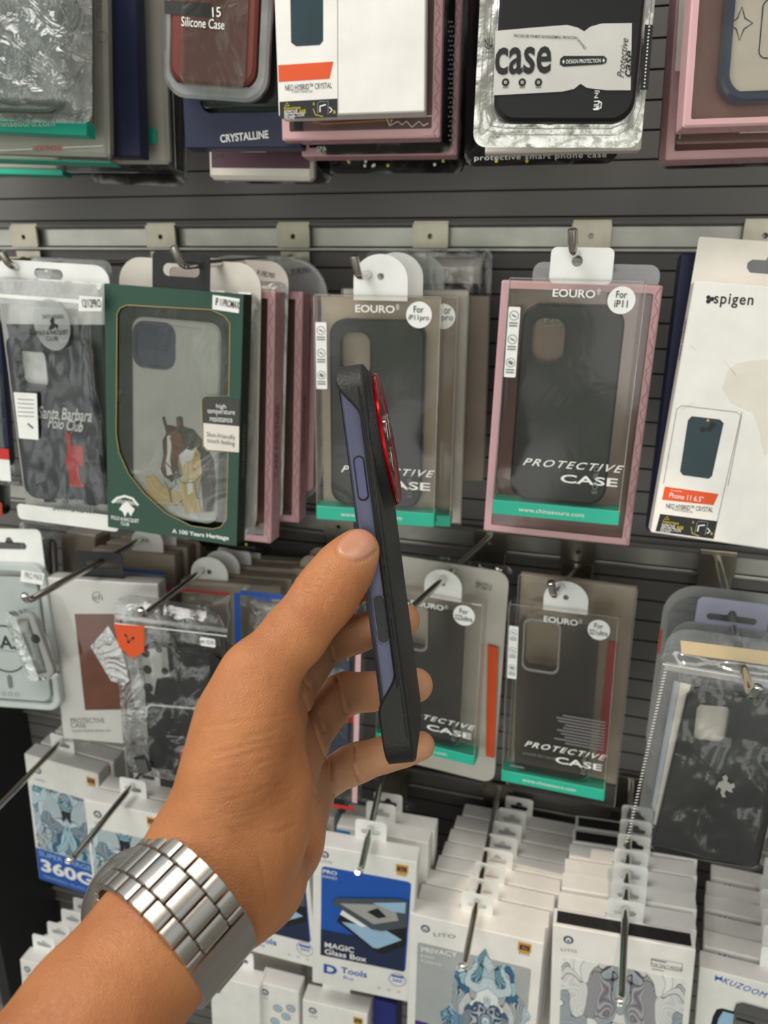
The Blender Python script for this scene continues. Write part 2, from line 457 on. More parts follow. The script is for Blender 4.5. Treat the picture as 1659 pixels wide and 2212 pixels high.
# ------------------------------------------------------------------ display hooks
def hook(base, elbow, d, tip, label, row, r=.0031, hidden_tip=False, dback=.012, lift=0):
    """a bracket clipped over the aluminium rail with a rod ending in a raised tip"""
    rz = RAILS[row]; bx = at(base[0], base[1], 0)
    root = bpy.data.objects.new('display_hook', None); COL.objects.link(root); root.location = (bx[0], 0, rz)
    tag(root, label, 'hook', 'metal display hooks on the slatted wall')
    o = np.array([bx[0], 0, rz])
    m = MB(); w = .0165
    hole = circ(0, .0005, .0025, n=14)
    m.prism(rrect(0, .001, 2*w, .021, .0015), -.0125, -.0096, zinc, holes=[hole])
    m.box(-w, w, -.0095, -.0072, .0085, .0142, zinc)
    br = m.build('bracket', root)
    m = MB(); lo = min(bx[2]-rz-.006, -.034); hi_ = max(bx[2]-rz+.006, -.013)
    m.box(-w*.93, w*.93, -.0092, -.0076, lo, hi_, zinc); m.build('bracket_tab', root)
    e = at(elbow[0], elbow[1], d)-o; t = at(tip[0], tip[1], d+.004)-o
    s0 = np.array([0, -.0086, bx[2]-rz]); dirn = (e-s0)/np.linalg.norm(e-s0); up = (t-e); L = np.linalg.norm(up); up /= L
    P = [s0, s0*.4+e*.6, e-dirn*.008]
    for k in (.25, .5, .75): P.append((e-dirn*.008)*(1-k)**2+2*k*(1-k)*e+k*k*(e+up*.007))
    P += [e+up*.007, t-up*.0006, t]
    m = MB(); m.tube(P, [r]*(len(P)-1)+[r*.75], chrome, n=14); m.build('rod', root, smooth=2)
    return root


def hook_through(K, hole, tip, label, row, dmax=.30, rise=.004):
    """a level hook whose rod runs through a hole (x, y, z in the product's frame) and whose tip shows at photo pixel tip"""
    h = K.o+K.R @ np.array([hole[0], hole[1], hole[2]+rise]); ds = np.linspace(-h[1]+.006, dmax, 300)
    d = min(ds, key=lambda q: abs(at(tip[0], tip[1], q)[2]-h[2])); T = at(tip[0], tip[1], d)
    b = h+(h-T)/(h[1]-T[1])*(0-h[1]); b[1] = 0
    return hook(tuple(proj(b)), tip, d, (tip[0]-5, tip[1]-4 if row == 2 else tip[1]-16), label, row)


HK = [
    ((75, 560), (-400, 585), .205, (-420, 545), 'display hook at the far left end of the middle row', 0),
    ((365, 562), (22, 578), .20, (3, 543), 'display hook holding the white topped pouch with the red rider print', 0),
    ((645, 556), (392, 574), .212, (375, 531), 'display hook through the black hang tab of the green horse box', 0),
    ((935, 560), (774, 598), .195, (764, 552), 'display hook in the round white tab of the clear box behind the held phone', 0),
    ((1275, 552), (1238, 546), .208, (1237, 494), 'display hook in the white tab of the clear box before the pink box', 0),
    ((1640, 560), (1760, 570), .205, (1760, 550), 'display hook of the large white carton at the right edge', 0),
    ((740, 1150), (560, 1330), .12, (555, 1320), 'short display hook behind the thumb', 1),
    ((1064, 1150), (884, 1318), .195, (876, 1300), 'display hook in the round tab of the clear box by the fingertips', 1),
    ((1247, 1222), (1196, 1287), .17, (1190, 1256), 'short display hook in the round tab of the box with small print lines', 1),
    ((1548, 1200), (1622, 1508), .25, (1640, 1482), 'display hook in front of the black case with a silver emblem', 1),
]
for h in HK: hook(*h)


# ------------------------------------------------------------------ builders of packaged goods
def case_back(K, x0, x1, z0, z1, y, th, m, cam=None, r=.012, camm=None, name='phone_case', bev=.0016, parent=None):
    mb = MB(); holes = []
    o = rrect((x0+x1)/2, (z0+z1)/2, x1-x0, z1-z0, r, 8)
    if cam: holes = [rrect((cam[0]+cam[1])/2, (cam[2]+cam[3])/2, cam[1]-cam[0], cam[3]-cam[2], cam[4] if len(cam) > 4 else .007, 6)]
    mb.prism(o, y, y+th, m, holes, bev)
    if cam:
        c = holes[0]; cx, cz = (cam[0]+cam[1])/2, (cam[2]+cam[3])/2
        out = [(cx+(x-cx)*1.09, cz+(zz-cz)*1.09) for x, zz in c]
        mb.prism(out, y-.0009, y, camm or m, [c])
    return mb.build(name, parent or K.root)


def shell(K, y0, y1, m, x0=None, x1=None, z0=0.0, z1=None, name='clear_box'):
    x0 = -K.w/2 if x0 is None else x0; x1 = K.w/2 if x1 is None else x1; z1 = z1 or K.h
    b = MB(); b.box(x0, x1, y0, y1, z0, z1, m, c=.0012)
    for xa in (x0+.0004, x1-.0004):                              # pale strips put in for the light along the folded edges
        b.strip([(xa, z0+.001), (xa, z1-.001)], .0007, y0, clearw)
        V = [(xa+(.0006 if xa > 0 else -.0006), y, z) for z in (z0+.001, z1-.001) for y in (y1-.0012, y1-.0004)]; b.raw(V, [(0, 1, 3, 2)], clearw)
    b.strip([(x0+.001, z1-.0004), (x1-.001, z1-.0004)], .0007, y0, clearw)
    return b.build(name, K.root)


def round_tab(K, u, v, rpx, y, hole=True, name='hang_tab', m=None, flat=False, wpx=None, htop=None):
    """round-topped tab standing on the top edge of a box"""
    c = K.px(u, v, y); e = K.px(u+rpx, v, y); r = abs(e[0]-c[0])
    b = MB(); zb = K.h-.004
    o = [(c[0]-r, zb), (c[0]+r, zb)]+[(c[0]+r*math.cos(a), c[1]+r*math.sin(a)*.9) for a in np.linspace(0, math.pi, 18)]
    b.prism(o, y, y+.0008, m or tabm, [circ(c[0], c[1]+r*.12, r*.13, n=14)]); return b.build(name, K.root)


def slot_hole(cx, cz, w, h):
    """euro slot outline"""
    a = [(cx-w/2, cz-h*.25), (cx-w/2+h*.2, cz-h*.5), (cx+w/2-h*.2, cz-h*.5), (cx+w/2, cz-h*.25), (cx+w/2, cz), (cx+w/2-h*.2, cz+h*.18)]
    a += [(cx+h*.45, cz+h*.2), (cx+h*.28, cz+h*.6), (cx, cz+h*.72), (cx-h*.28, cz+h*.6), (cx-h*.45, cz+h*.2), (cx-w/2+h*.2, cz+h*.18), (cx-w/2, cz)]
    return a


def euro_tab(root, cx, zb, w, h, y, m=None, sw=.62, sh=.34, name='hang_tab', th=.0006):
    b = MB(); b.prism(rrect(cx, zb+h/2, w, h, h*.14, 4), y, y+th, m or tabm, [slot_hole(cx, zb+h*.52, w*sw, h*sh)]); o_ = b.build(name, root); return o_


def dup_behind(K, n, step, labels, group, jit=.0012, rotj=.6):
    """more of the same product queued behind the front one on its hook; step in metres in the product's own frame"""
    out = []
    src = K.root
    for i in range(1, n):
        c = copy_tree(src); m = src.matrix_world.copy()
        off = np.array(step)*i+np.array([random.uniform(-jit, jit), 0, random.uniform(-jit, jit)])
        wo = K.R @ off
        m.translation = m.translation+Vector(wo); c.matrix_world = m
        c['label'] = labels[i-1]; c['group'] = group; out.append(c)
    src['group'] = group
    return out


def pouch(K, m, bulge, seed, x0=None, x1=None, z0=0.0, z1=None, r=.008, nx=34, nz=48, crinkle=.0012, name='pouch', edge=.014, backm=None, ybase=.0, freq=60, hole=None):
    """a sealed bag: crinkled front sheet over a flat back sheet; its front face reaches y = ybase - bulge"""
    x0 = -K.w/2 if x0 is None else x0; x1 = K.w/2 if x1 is None else x1; z1 = z1 or K.h
    b = MB(); V = []; Fc = []
    for j in range(nz+1):
        for i in range(nx+1):
            a = i/nx; c = j/nz; x = x0+(x1-x0)*a; zz = z0+(z1-z0)*c
            dx = min(x-x0, x1-x); dz = min(zz-z0, z1-zz)
            if dx < r and dz < r:                        # rounded corners
                f = 1-math.hypot(r-dx, r-dz)/r
                if f < 0:
                    cx = x0+r if x < (x0+x1)/2 else x1-r; cz = z0+r if zz < (z0+z1)/2 else z1-r
                    q = math.hypot(x-cx, zz-cz); x = cx+(x-cx)*r/q; zz = cz+(zz-cz)*r/q; f = 0
                dd = f*r
            else: dd = min(dx, dz)
            s_ = max(0, min(1, dd/edge)); s_ = s_*s_*(3-2*s_)
            p = Vector((x*freq, zz*freq*.7, seed))
            nn = noise.noise(p)+.6*abs(noise.noise(p*2.3))-.2
            y = ybase-bulge*s_-(crinkle*nn*(.3+.7*s_) if 0 < dd else 0)
            V.append((x, y, zz))
    for j in range(nz):
        for i in range(nx):
            k = j*(nx+1)+i; Fc.append((k, k+1, k+nx+2, k+nx+1))
    b.raw(V, Fc, m)
    b2 = [(v[0], ybase+.0006, v[2]) for v in V]
    per = [i for i in range(nx+1)]+[j*(nx+1)+nx for j in range(1, nz+1)]+[nz*(nx+1)+i for i in range(nx-1, -1, -1)]+[j*(nx+1) for j in range(nz-1, 0, -1)]
    q = [b2[i] for i in per]
    b.raw(q, [tuple(range(len(q)))[::-1]], backm or m)
    q = [V[i] for i in per]+q; k = len(per)
    b.raw(q, [(i, (i+1) % k, k+(i+1) % k, k+i) for i in range(k)], backm or m)
    return b.build(name, K.root, smooth=True)


def eouro(label, corners, d, sticker, insert=None, case=black, rot=None, sig=3.0, tabpx=None, bandtxt='www.chinaeouro.com', small=False, group=None, card=True, th=.016, caml=True, casef=None):
    K = Pack('phone_case_box', label, 'phone case', corners, d, sig, rot, group)
    w, h = K.w, K.h; q = lambda s_, t: (-w/2+s_*w, h*t)
    shell(K, 0, th, clear)
    if insert:
        b = MB(); b.box(-w/2+.002, w/2-.002, th-.0016, th-.0008, .002, h-.002, insert, c=.0002); b.build('card_insert', K.root)
    cw = w*.76
    if case is smokemat:
        cs = case_back(K, -w*.40, w*.34, h*.075, h*.93, .003, th-.006, case, cam=(-w*.34, -w*.02+.0, h*.66, h*.92, .006), camm=greyw, r=.008, bev=.001)
    else:
        cs = case_back(K, -cw/2, cw/2, h*.075, h*.90, .002, th-.006, case, cam=(-w*.295, -w*.05, h*.66, h*.845, .008))
    b = MB(); b.box(-w/2-.0003, w/2+.0003, -.0004, th+.0003, -.0003, h*.062, teal, c=.0004)
    b.text(bandtxt, (-w*.29, h*.031), (w*.23, h*.031), h*.020, inkw, -.0004); b.build('teal_band', K.root)
    b = MB()
    b.text('EOURO', (-w*.165, h*.945), (w*.145, h*.945), h*.031, inkw, 0, bold=.035); b.text('®', (w*.155, h*.955), (w*.18, h*.955), .004, inkw, 0)
    b.text('PROTECTIVE', (-w*.27, h*.245), (w*.48, h*.245), h*.032, inkw, 0, shear=.55, bold=.018, spacing=1.25)
    b.text('CASE', (w*.02, h*.185), (w*.46, h*.185), h*.037, inkw, 0, bold=.035)
    if small:
        for i in range(10): b.strip([(w*(-.02+.13*random.random()), h*(.44-.017*i)), (w*.46, h*(.44-.017*i))], .0014, 0, inkg)
        b.text('around the world', (-w*.30, h*.19), (w*.02, h*.19), h*.02, inkg, 0); b.strip([(-w*.42, h*.10), (-w*.28, h*.10)], .002, 0, inkg)
    b.text('EOURO', (w*.29, h*.13), (w*.29, h*.25), h*.022, inkg, 0, bold=.02)
    b.build('lettering', K.root)
    b = MB(); c = (w*.335, h*.925); r = w*.099; b.prism(circ(c[0], c[1], r, n=36), -.0009, -.0004, tabm)
    b.text('For', (c[0]-r*.42, c[1]+r*.42), (c[0]+r*.36, c[1]+r*.42), r*.5, ink, -.001, bold=.01)
    k = min(1.6, .24*len(sticker)); b.text(sticker, (c[0]-r*k/2, c[1]-r*.25), (c[0]+r*k/2, c[1]-r*.25), r*.52, ink, -.001, bold=.01); b.build('model_sticker', K.root)
    if card:
        b = MB(); x0, x1, z0, z1 = -w*.485, -w*.395, h*.60, h*.885; b.prism(rrect((x0+x1)/2, (z0+z1)/2, x1-x0, z1-z0, .0008, 2), -.0008, -.0003, tabm)
        for i in range(3):
            cz = z1-(i+.36)*(z1-z0)/3; cx = (x0+x1)/2
            b.strip(circ(cx, cz, .0030, n=18), .0004, -.0009, inkg, closed=True)
            b.strip([(cx-.0014, cz+.0006), (cx+.0014, cz-.0008)], .0022 if i == 2 else .0009, -.0009, inkg)
            for j in (0, 1): b.strip([(x0+.001, cz-.0049-.0018*j), (x1-.0012, cz-.0049-.0018*j)], .0008, -.0009, inkg)
        b.build('feature_sticker', K.root)
    if tabpx: round_tab(K, *tabpx, y=th*.35)
    return K


def pinkbox(label, corners, d, rot=None, sig=3.0, th=.018, inside=None, lace=True, group=None, name='phone_case_box', win=True, floor=None):
    K = Pack(name, label, 'phone case', corners, d, sig, rot, group); w, h = K.w, K.h; g = w*.05
    b = MB(); o = rrect(0, h/2, w, h, .0012, 2)
    b.prism(o, 0, th, pink, [rrect(0, h/2, w-2*g, h-2*g, .001, 2)], bev=.0012)
    b.box(-w/2+.001, w/2-.001, th-.001, th-.0002, .001, h-.001, floor or mauve)
    if lace:                                                     # embossed flower lines along the edges
        rr = random.Random(len(label))
        for k in range(16):
            zz = h*(k+.5)/16; s_ = rr.choice((-1, 1))
            b.strip([(w/2-g*.5+s_*g*.25*math.sin(t*3+k), zz+h/32*(t-1)) for t in np.linspace(0, 2, 7)], .0005, -.0001, pinkd)
            V = [(w/2+.0002, th*(.5+.3*math.sin(t*3+k)), zz+h/32*(t-1)) for t in np.linspace(0, 2, 7)]
            V2 = [(a, y+.0006, c) for a, y, c in V]; n = len(V)
            b.raw(V+V2, [(i, i+1, n+i+1, n+i) for i in range(n-1)], pinkd)
        for k in range(8):
            xx = w*(k+.5)/8-w/2
            V = [(xx+w/16*(t-1), th*(.5+.3*math.sin(t*3+k)), -.0002) for t in np.linspace(0, 2, 7)]
            V2 = [(a, y+.0006, c) for a, y, c in V]; n = len(V)
            b.raw(V+V2, [(i, i+1, n+i+1, n+i) for i in range(n-1)], pinkd)
    b.text('CASE PARTNER', (w/2+.001, h*.3), (w/2+.001, h*.55), .0001, pinkd, 0)
    b.build('carton', K.root)
    if win:
        b = MB(); b.box(-w/2+g+.0002, w/2-g-.0002, .0012, .0018, g+.0002, h-g-.0002, clear, c=.0002); b.build('window', K.root)
    return K


def neo(label, corners, d, rot=None, sig=2.0, th=.017, banner=True, header=True, du=0, warn=None):
    K = Pack('phone_case_box', label, 'phone case', corners, d, sig, rot); w, h = K.w, K.h
    b = MB(); b.box(-w/2, w/2, 0, th, 0, h, white, c=.0008, side=offw)
    return K, b


def cut(K, pts, y=0.0): return K.pts(pts, y)

# ================================================================== TOP ROW
TR = (-4, 0, 8)                                             # every pack of this row leans the same way
palegrey = mat('pale_tray', 'cbcac3', .35)
# ---- far left group
K = Pack('phone_case_pouch', 'clear crinkled pouch with a dark woven-look case at the top left corner', 'phone case', [(-130, -250), (205, -250), (192, 258), (-120, 268)], .205, .8, rot=TR)
w, h = K.w, K.h
pouch(K, brightbag, .013, 3, crinkle=.0022, freq=75)
woven = mat('woven_grey', '56605a', .5, vary=.35, scale=900)
case_back(K, *[K.px(-110, 250)[0], K.px(146, 247)[0], K.px(140, 250)[1], h*.96], -.009, .008, woven, r=.012)
b = MB(); b.strip([(-w*.5+.003, .006), (w*.5-.003, .006)], .0012, -.001, inkg); b.build('seal', K.root)
KT1 = K
K = Pack('phone_case_box', 'clear phone case box with a teal band below the woven-look case pouch', 'phone case', [(-120, -250), (205, -250), (167, 282), (-110, 288)], .185, .5, rot=TR)
w, h = K.w, K.h; th = .013; shell(K, 0, th, clear)
b = MB(); zt = K.px(100, 258)[1]; b.box(-w/2-.0003, w/2+.0003, -.0004, th, -.0003, zt, teal, c=.0004)
K.txt(b, 'www.chinaeouro.com', (-60, 268), (118, 266), 11, inkw, -.0004); b.build('teal_band', K.root)
b = MB(); b.box(-w/2+.002, w/2-.002, th-.002, th-.001, .002, h-.002, palegrey, c=.0002); b.build('card_insert', K.root)
K = Pack('phone_case_box', 'clear plastic box printed NEW PHONE in red at the upper left', 'phone case', [(-140, -250), (232, -250), (232, 335), (-130, 350)], .163, .5, rot=TR)
w, h = K.w, K.h; th = .020; shell(K, 0, th, clear)
b = MB(); b.box(-w/2+.003, w/2-.003, .004, th-.004, .004, h-.004, palegrey, c=.003); b.build('inner_tray', K.root)
b = MB(); K.txt(b, 'NEW PHONE', (73, 321), (133, 320), 10, red); b.strip(K.pts([(0, 325), (70, 322)]), .0007, 0, inkw); b.strip(K.pts([(136, 319), (222, 315)]), .0007, 0, inkw)
K.txt(b, 'ZONUE', (213, 40), (216, 0), 12, inkg, 0); b.strip(circ(*K.px(222, 80), .004, n=6), .0006, 0, inkg, closed=True); b.build('lettering', K.root)
b = MB(); b.box(-w/2, w/2, .001, th-.001, -.0012, -.0004, teal, c=.0002); b.build('base_edge', K.root)
K = Pack('phone_case_box', 'slim navy carton beside the NEW PHONE box', 'phone case', [(244, -250), (290, -250), (300, 336), (262, 342)], .138, .5, rot=TR)
b = MB(); b.box(-K.w/2-.06, K.w/2, 0, .016, 0, K.h, navy, c=.001); b.build('carton', K.root)
K = Pack('phone_case_box', 'clear box printed NEW PHONE in red, right of the slim navy carton', 'phone case', [(60, -250), (376, -250), (362, 362), (134, 372)], .115, .5, rot=TR)
w, h = K.w, K.h; th = .018; shell(K, 0, th, clear)
b = MB(); b.box(-w/2+.003, w/2-.008, .004, th-.004, .006, h-.004, palegrey, c=.003); b.build('inner_tray', K.root)
b = MB(); K.txt(b, 'NEW PHONE', (215, 347), (268, 345), 9, red); b.build('lettering', K.root)
b = MB(); b.box(K.px(303, 300)[0], K.px(338, 300)[0], -.0006, -.0002, K.px(320, 310)[1], K.px(320, 277)[1], teal, c=.0001); b.build('teal_sticker', K.root)
K = Pack('phone_case_pouch', 'black foil pouch hanging behind the clear NEW PHONE boxes', 'phone case', [(190, -200), (402, -200), (402, 398), (186, 402)], .072, .5, rot=TR)
pouch(K, bagb, .014, 8, crinkle=.004, freq=50, edge=.02)
K = Pack('phone_case_box', 'clear plastic box with a teal bottom edge, low at the upper left corner', 'phone case', [(-150, -100), (120, -100), (128, 372), (-120, 378)], .088, .5, rot=TR)
shell(K, 0, .016, clear); b = MB(); b.box(-K.w/2+.002, K.w/2-.002, .004, .014, .004, K.h-.004, palegrey, c=.002); b.build('inner_tray', K.root)
b = MB(); b.box(-K.w/2, K.w/2, -.0004, .016, -.0006, .004, teal, c=.0003); b.build('teal_band', K.root)

# ---- brown silicone case and its neighbours
K = Pack('phone_case_blister', 'reddish brown silicone case in a clear blister at the top', 'phone case', [(353, -250), (592, -250), (572, 228), (346, 196)], .205, 2, rot=TR)
w, h = K.w, K.h
b = MB(); o = rrect(0, h/2, w, h, .016, 8); i_ = rrect(-.001, h/2+.0012, w-.011, h-.012, .012, 8)
b.prism(o, .004, .010, clearw, [i_], bev=.002); b.build('blister_rim', K.root)
b = MB(); b.prism(rrect(-.001, h/2+.0012, w-.014, h-.0145, .011, 8), .0012, .009, maroon, bev=.002)
K.txt(b, '15', (459, 27), (477, 26), 17, inkw, -.0008); K.txt(b, 'Silicone Case', (392, 46), (485, 54), 17, inkw, -.0008)
b.flat(K.pts([(356, 0), (457, 7), (455, 38), (356, 30)], .001), .001, ink); b.build('silicone_case', K.root)
b = MB(); b.prism(rrect(0, h*.30, w*.62, h*.5, .008, 6), -.0005, .0009, film('gloss_film', (.98, .97, .97), .01, .05, .9, bump=.5, bscale=22), bev=.0007); b.build('film_cover', K.root)
K = Pack('phone_case_box', 'navy window box with silver lettering behind the brown silicone case', 'phone case', [(372, -230), (655, -240), (640, 310), (404, 328)], .178, .5, rot=TR)
w, h = K.w, K.h; b = MB(); hole = K.pts([(408, 60), (428, 270), (450, 283), (650, 262), (660, -200), (400, -200)])
xs = [p[0] for p in hole]; hole = rrect(.002, h*.56, w-.022, h*.83, .008, 6)
b.prism(rrect(0, h/2, w, h, .0008, 2), 0, .016, navy, [hole], bev=.0006); b.box(-w/2+.001, w/2-.001, .0148, .0158, .001, h-.001, greend)
K.txt(b, 'CRYSTALLINE', (476, 300), (580, 290), 15, inkw, 0, bold=.05); b.build('carton', K.root)
b = MB(); b.box(-w/2+.014, w/2-.010, .001, .0016, h*.17, h*.97, clear, c=.0002); b.build('window', K.root)
b = MB(); b.prism(rrect(0, h*.55, w*.72, h*.72, .01, 6), .006, .013, smokemat, bev=.0015); b.build('phone_case', K.root)
K = Pack('phone_case_box', 'white packet with a plum front hanging below the navy window box', 'phone case', [(440, -200), (680, -200), (676, 388), (448, 388)], .125, .5, rot=TR)
w, h = K.w, K.h; b = MB(); b.box(-w/2, w/2, 0, .014, 0, h, offw, c=.003)
b.flat([(-w*.47, h*.045), (w*.47, h*.045), (w*.47, h), (-w*.47, h)], 0, plum); K.txt(b, 'CASE', (458, 338), (485, 336), 8, ink, 0)
b.prism(rrect(*K.px(548, 322), .022, .0045, .0015), -.0006, 0, white); b.build('packet', K.root)
K = Pack('phone_case_pouch', 'black foil pouch peeking out below the plum packet', 'phone case', [(460, -200), (722, -200), (722, 398), (470, 396)], .086, .5, rot=TR)
pouch(K, bagb, .014, 12, crinkle=.004, freq=50, edge=.02)

# ---- NEO HYBRID box and pink boxes
K, b = neo('white carton with an orange band and dark phone picture at the top centre', [(582, -250), (922, -262), (918, 236), (604, 257)], .205, rot=TR, sig=1)
w, h = K.w, K.h
def neo_print(K, b, pic, picr, band, bandt, t1, t2, panel, fold, sub=None, cam=False):
    dkt = mat('petrol_print', '16323a', .4, vary=.35, scale=25)
    P = K.pts(pic); b.flat(P, 0, dkt)
    b.flat(K.pts(band), 0, orange)
    K.txt(b, 'NEO HYBRID™ CRYSTAL', *t1, 11, ink, 0); K.txt(b, 'Case(Coque):1pc', *t2, 7, inkg, 0)
    b.flat(K.pts(panel), 0, ink)
    (x0, y0), (x1, y1), (x2, y2), (x3, y3) = panel
    L = lambda s_, t: ((x0+(x1-x0)*s_)*(1-t)+(x3+(x2-x3)*s_)*t, (y0+(y1-y0)*s_)*(1-t)+(y3+(y2-y3)*s_)*t)
    b.strip(K.pts([L(.09, .26), L(.13, .08), L(.17, .26)]), .0004, -.0003, yellow, closed=True)
    K.txt(b, 'Important', L(.08, .42), L(.36, .42), 8, yellow, -.0003)
    K.txt(b, 'REMOVE', L(.08, .62), L(.31, .62), 7.5, inkw, -.0003); K.txt(b, 'A&B', L(.335, .62), L(.45, .62), 7.5, yellow, -.0003)
    K.txt(b, 'PROTECTION', L(.08, .80), L(.42, .80), 7, inkw, -.0003); K.txt(b, 'FILMS', L(.08, .95), L(.25, .95), 6, inkw, -.0003)
    K.txt(b, 'A', L(.57, .22), L(.61, .22), 6, yellow, -.0003); K.txt(b, 'B', L(.93, .72), L(.97, .72), 6, yellow, -.0003)
    b.strip(K.pts([L(.66, .9), L(.66, .2), L(.7, .12), L(.84, .12), L(.84, .85)]), .0006, -.0003, inkg)
    b.strip(K.pts([L(.70, .7), L(.70, .38), L(.8, .3)]), .0008, -.0003, inkw); b.strip(K.pts([L(.58, .5), L(.62, .85), L(.75, .95)]), .0004, -.0003, yellow)
    b.strip(K.pts([L(.86, .45), L(.91, .6), L(.87, .75)]), .0007, -.0003, inkw)
    b.strip(K.pts(fold), .0005, 0, grey)
neo_print(K, b, [(626, -60), (698, -62), (698, 88), (691, 97), (640, 100), (629, 92)], 0, [(601, 141), (720, 133), (712, 170), (602, 177)], None,
          ((616, 190), (717, 184)), ((630, 198), (676, 197)), [(604, 220), (729, 213), (729, 253), (605, 257)], [(728, -250), (730, 250)])
b.build('carton', K.root)
K = pinkbox('pink window box directly behind the top centre white carton', [(596, -260), (958, -270), (955, 291), (608, 309)], .177, th=.017, rot=TR, sig=.5)
cs = case_back(K, -K.w*.36, K.w*.36, K.h*.09, K.h*.93, .004, .009, film('pale_clear_case', (.8, .82, .8), .16, .1, .7), bev=.0015)
b = MB()
fl = [(847, 258), (842, 272), (860, 262), (868, 270), (878, 262), (890, 275), (905, 262), (915, 272), (925, 266)]
b.strip(K.pts(fl, .001), .0005, .0009, inkw); b.strip(K.pts([(842, 272), (835, 255), (850, 247), (900, 252), (947, 250)], .001), .0005, .0009, inkw)
b.strip(K.pts([(935, 160), (948, 158), (950, 175), (940, 190), (938, 212), (948, 207)], .001), .0005, .0009, inkw)
b.strip(K.pts([(676, 263), (700, 269), (850, 260)], .004), .001, .003, gold); b.build('flower_print', K.root)
K2 = pinkbox('pink box second behind the top centre white carton', [(640, -250), (1000, -250), (993, 336), (654, 336)], .134, th=.02, rot=TR, sig=.5)
b = MB(); b.box(-K2.w*.45, K2.w*.45, .004, .012, K2.h*.055, K2.h*.9, bagb); b.build('phone_case', K2.root)
K = Pack('phone_case_pouch', 'black foil pouch wedged between the two pink boxes', 'phone case', [(680, -200), (982, -200), (984, 330), (684, 336)], .1395, .5, rot=TR)
pouch(K, bagb, .010, 21, crinkle=.002, freq=60)
b = MB(); K.txt(b, 'SPA', (685, 322), (705, 320), 9, inkw, -.008)
for i in range(26):
    for j in range(2): b.flat(circ(*K.px(972+6*j+(i % 2)*3, 60+10*i), .0007, n=6), -.012, inkg)
b.build('lettering', K.root)
K = Pack('phone_case_pouch', 'black foil pouch with coloured dots below the pink boxes', 'phone case', [(700, -200), (1020, -200), (1018, 372), (690, 378)], .086, .5, rot=TR)
pouch(K, bagb, .016, 25, crinkle=.004, freq=45, edge=.02)
b = MB()
for i in range(16): b.flat(circ(*K.px(random.uniform(740, 1000), random.uniform(345, 368)), .0012, n=7), -.018, random.choice((yellow, teal, inkw, yellow)))
b.build('dots', K.root)

# ---- silver case pouch
K = Pack('phone_case_pouch', 'silver edged pouch printed case on a white label, at the upper right', 'phone case', [(1046, -250), (1438, -250), (1386, 322), (1024, 316)], .205, 1, rot=TR)
w, h = K.w, K.h
pouch(K, silver, .004, 31, crinkle=.003, freq=85, name='foil_back', edge=.02)
xl, xr, zb = K.px(1064, 270)[0], K.px(1362, 250)[0], K.px(1200, 272)[1]
b = MB(); b.prism(rrect((xl+xr)/2, (zb+h*.97)/2, xr-xl, h*.97-zb, .012, 8), -.012, -.0045, black, bev=.002); b.build('phone_case', K.root)
b = MB()
lab = [(1070, 67), (1150, 60), (1225, 54), (1248, 60), (1262, 68), (1275, 58), (1300, 51), (1365, 50), (1362, 195), (1310, 195), (1268, 190), (1254, 181), (1240, 192), (1215, 198), (1066, 206)]
b.flat(K.pts(lab, -.0125), -.0125, mat('label_paper', 'cfccc8', .45))
Y = -.0128
K.txt(b, 'case', (1069, 133), (1191, 129), 52, ink, Y, bold=.035)
pill = [(1210, 127), (1217, 121), (1305, 121), (1311, 127), (1309, 136), (1300, 139), (1217, 144), (1209, 139)]
b.flat(K.pts(pill, Y), Y, ink); K.txt(b, '★ DESIGN PROTECTION ★', (1214, 133), (1307, 130), 9, inkw, Y-.0003)
K.txt(b, 'THIS CASE USES THE MOST ADVONCEDIMPACL PROTECTION', (1109, 77), (1246, 82), 5.5, ink, Y, bold=.01); K.txt(b, 'THE WORLD', (1247, 84), (1265, 106), 5, ink, Y)
K.txt(b, 'Protective', (1340, 165), (1350, 82), 16, ink, Y, shear=.35); K.txt(b, 'case', (1356, 166), (1361, 110), 15, ink, Y, shear=.3, bold=.03)
for u in (1092, 1128, 1163):
    b.flat(circ(*K.px(u, 178, Y), .0022, n=16), Y, ink); K.txt(b, 'o', (u-3, 178), (u+3, 178), 6, inkw, Y-.0003); b.strip(K.pts([(u-6, 189), (u+6, 188)], Y), .0006, Y, inkg)
K.txt(b, 'NU', (1288, 238), (1289, 218), 12, inkw, -.0123, bold=.03); K.txt(b, 'NJ', (1289, 212), (1290, 196), 11, inkw, -.0123)
b.strip(K.pts([(1281, 236), (1298, 233), (1299, 222), (1292, 218)], -.0123), .0007, -.0123, inkw)
b.build('label', K.root)
b = MB()
for k in range(4):
    o_ = .0035*k+.002
    b.strip([(-w/2+o_+.002, h*.85), (-w/2+o_+.001, .02), (-w/2+o_+.004, .008+o_*.6), (-w/2+o_+.014, .004+o_), (w/2-o_-.014, .004+o_), (w/2-o_-.004, .010+o_*.6), (w/2-o_-.001, .022), (w/2-o_-.001, h*.6)], .0004, -.0058, inkg)
K.txt(b, 'NU', (1047, 93), (1064, 91), 17, ink, -.006, bold=.03); b.strip(K.pts([(1047, 100), (1055, 106), (1064, 99)], -.006), .0006, -.006, ink)
K.txt(b, 'PROFESSIONAL', (1041, 114), (1068, 114), 4, ink, -.006)
b.flat(K.pts([(1393, 53), (1411, 54), (1400, 194), (1383, 195)], -.006), -.006, ink)
for k in range(18): b.flat(circ(*K.px(1402-k*.62, 58+k*7.6, -.006), .0005, n=6), -.0063, inkw)
b.build('print', K.root)
b = MB(); b.box(-w*.43, w*.45, .003, .012, -.006, h*.9, offw, c=.002)
K3 = Pack('phone_case_box', 'white carton behind the silver edged case pouch', 'phone case', [(1060, -250), (1420, -250), (1396, 328), (1052, 328)], .18, .5, rot=TR)
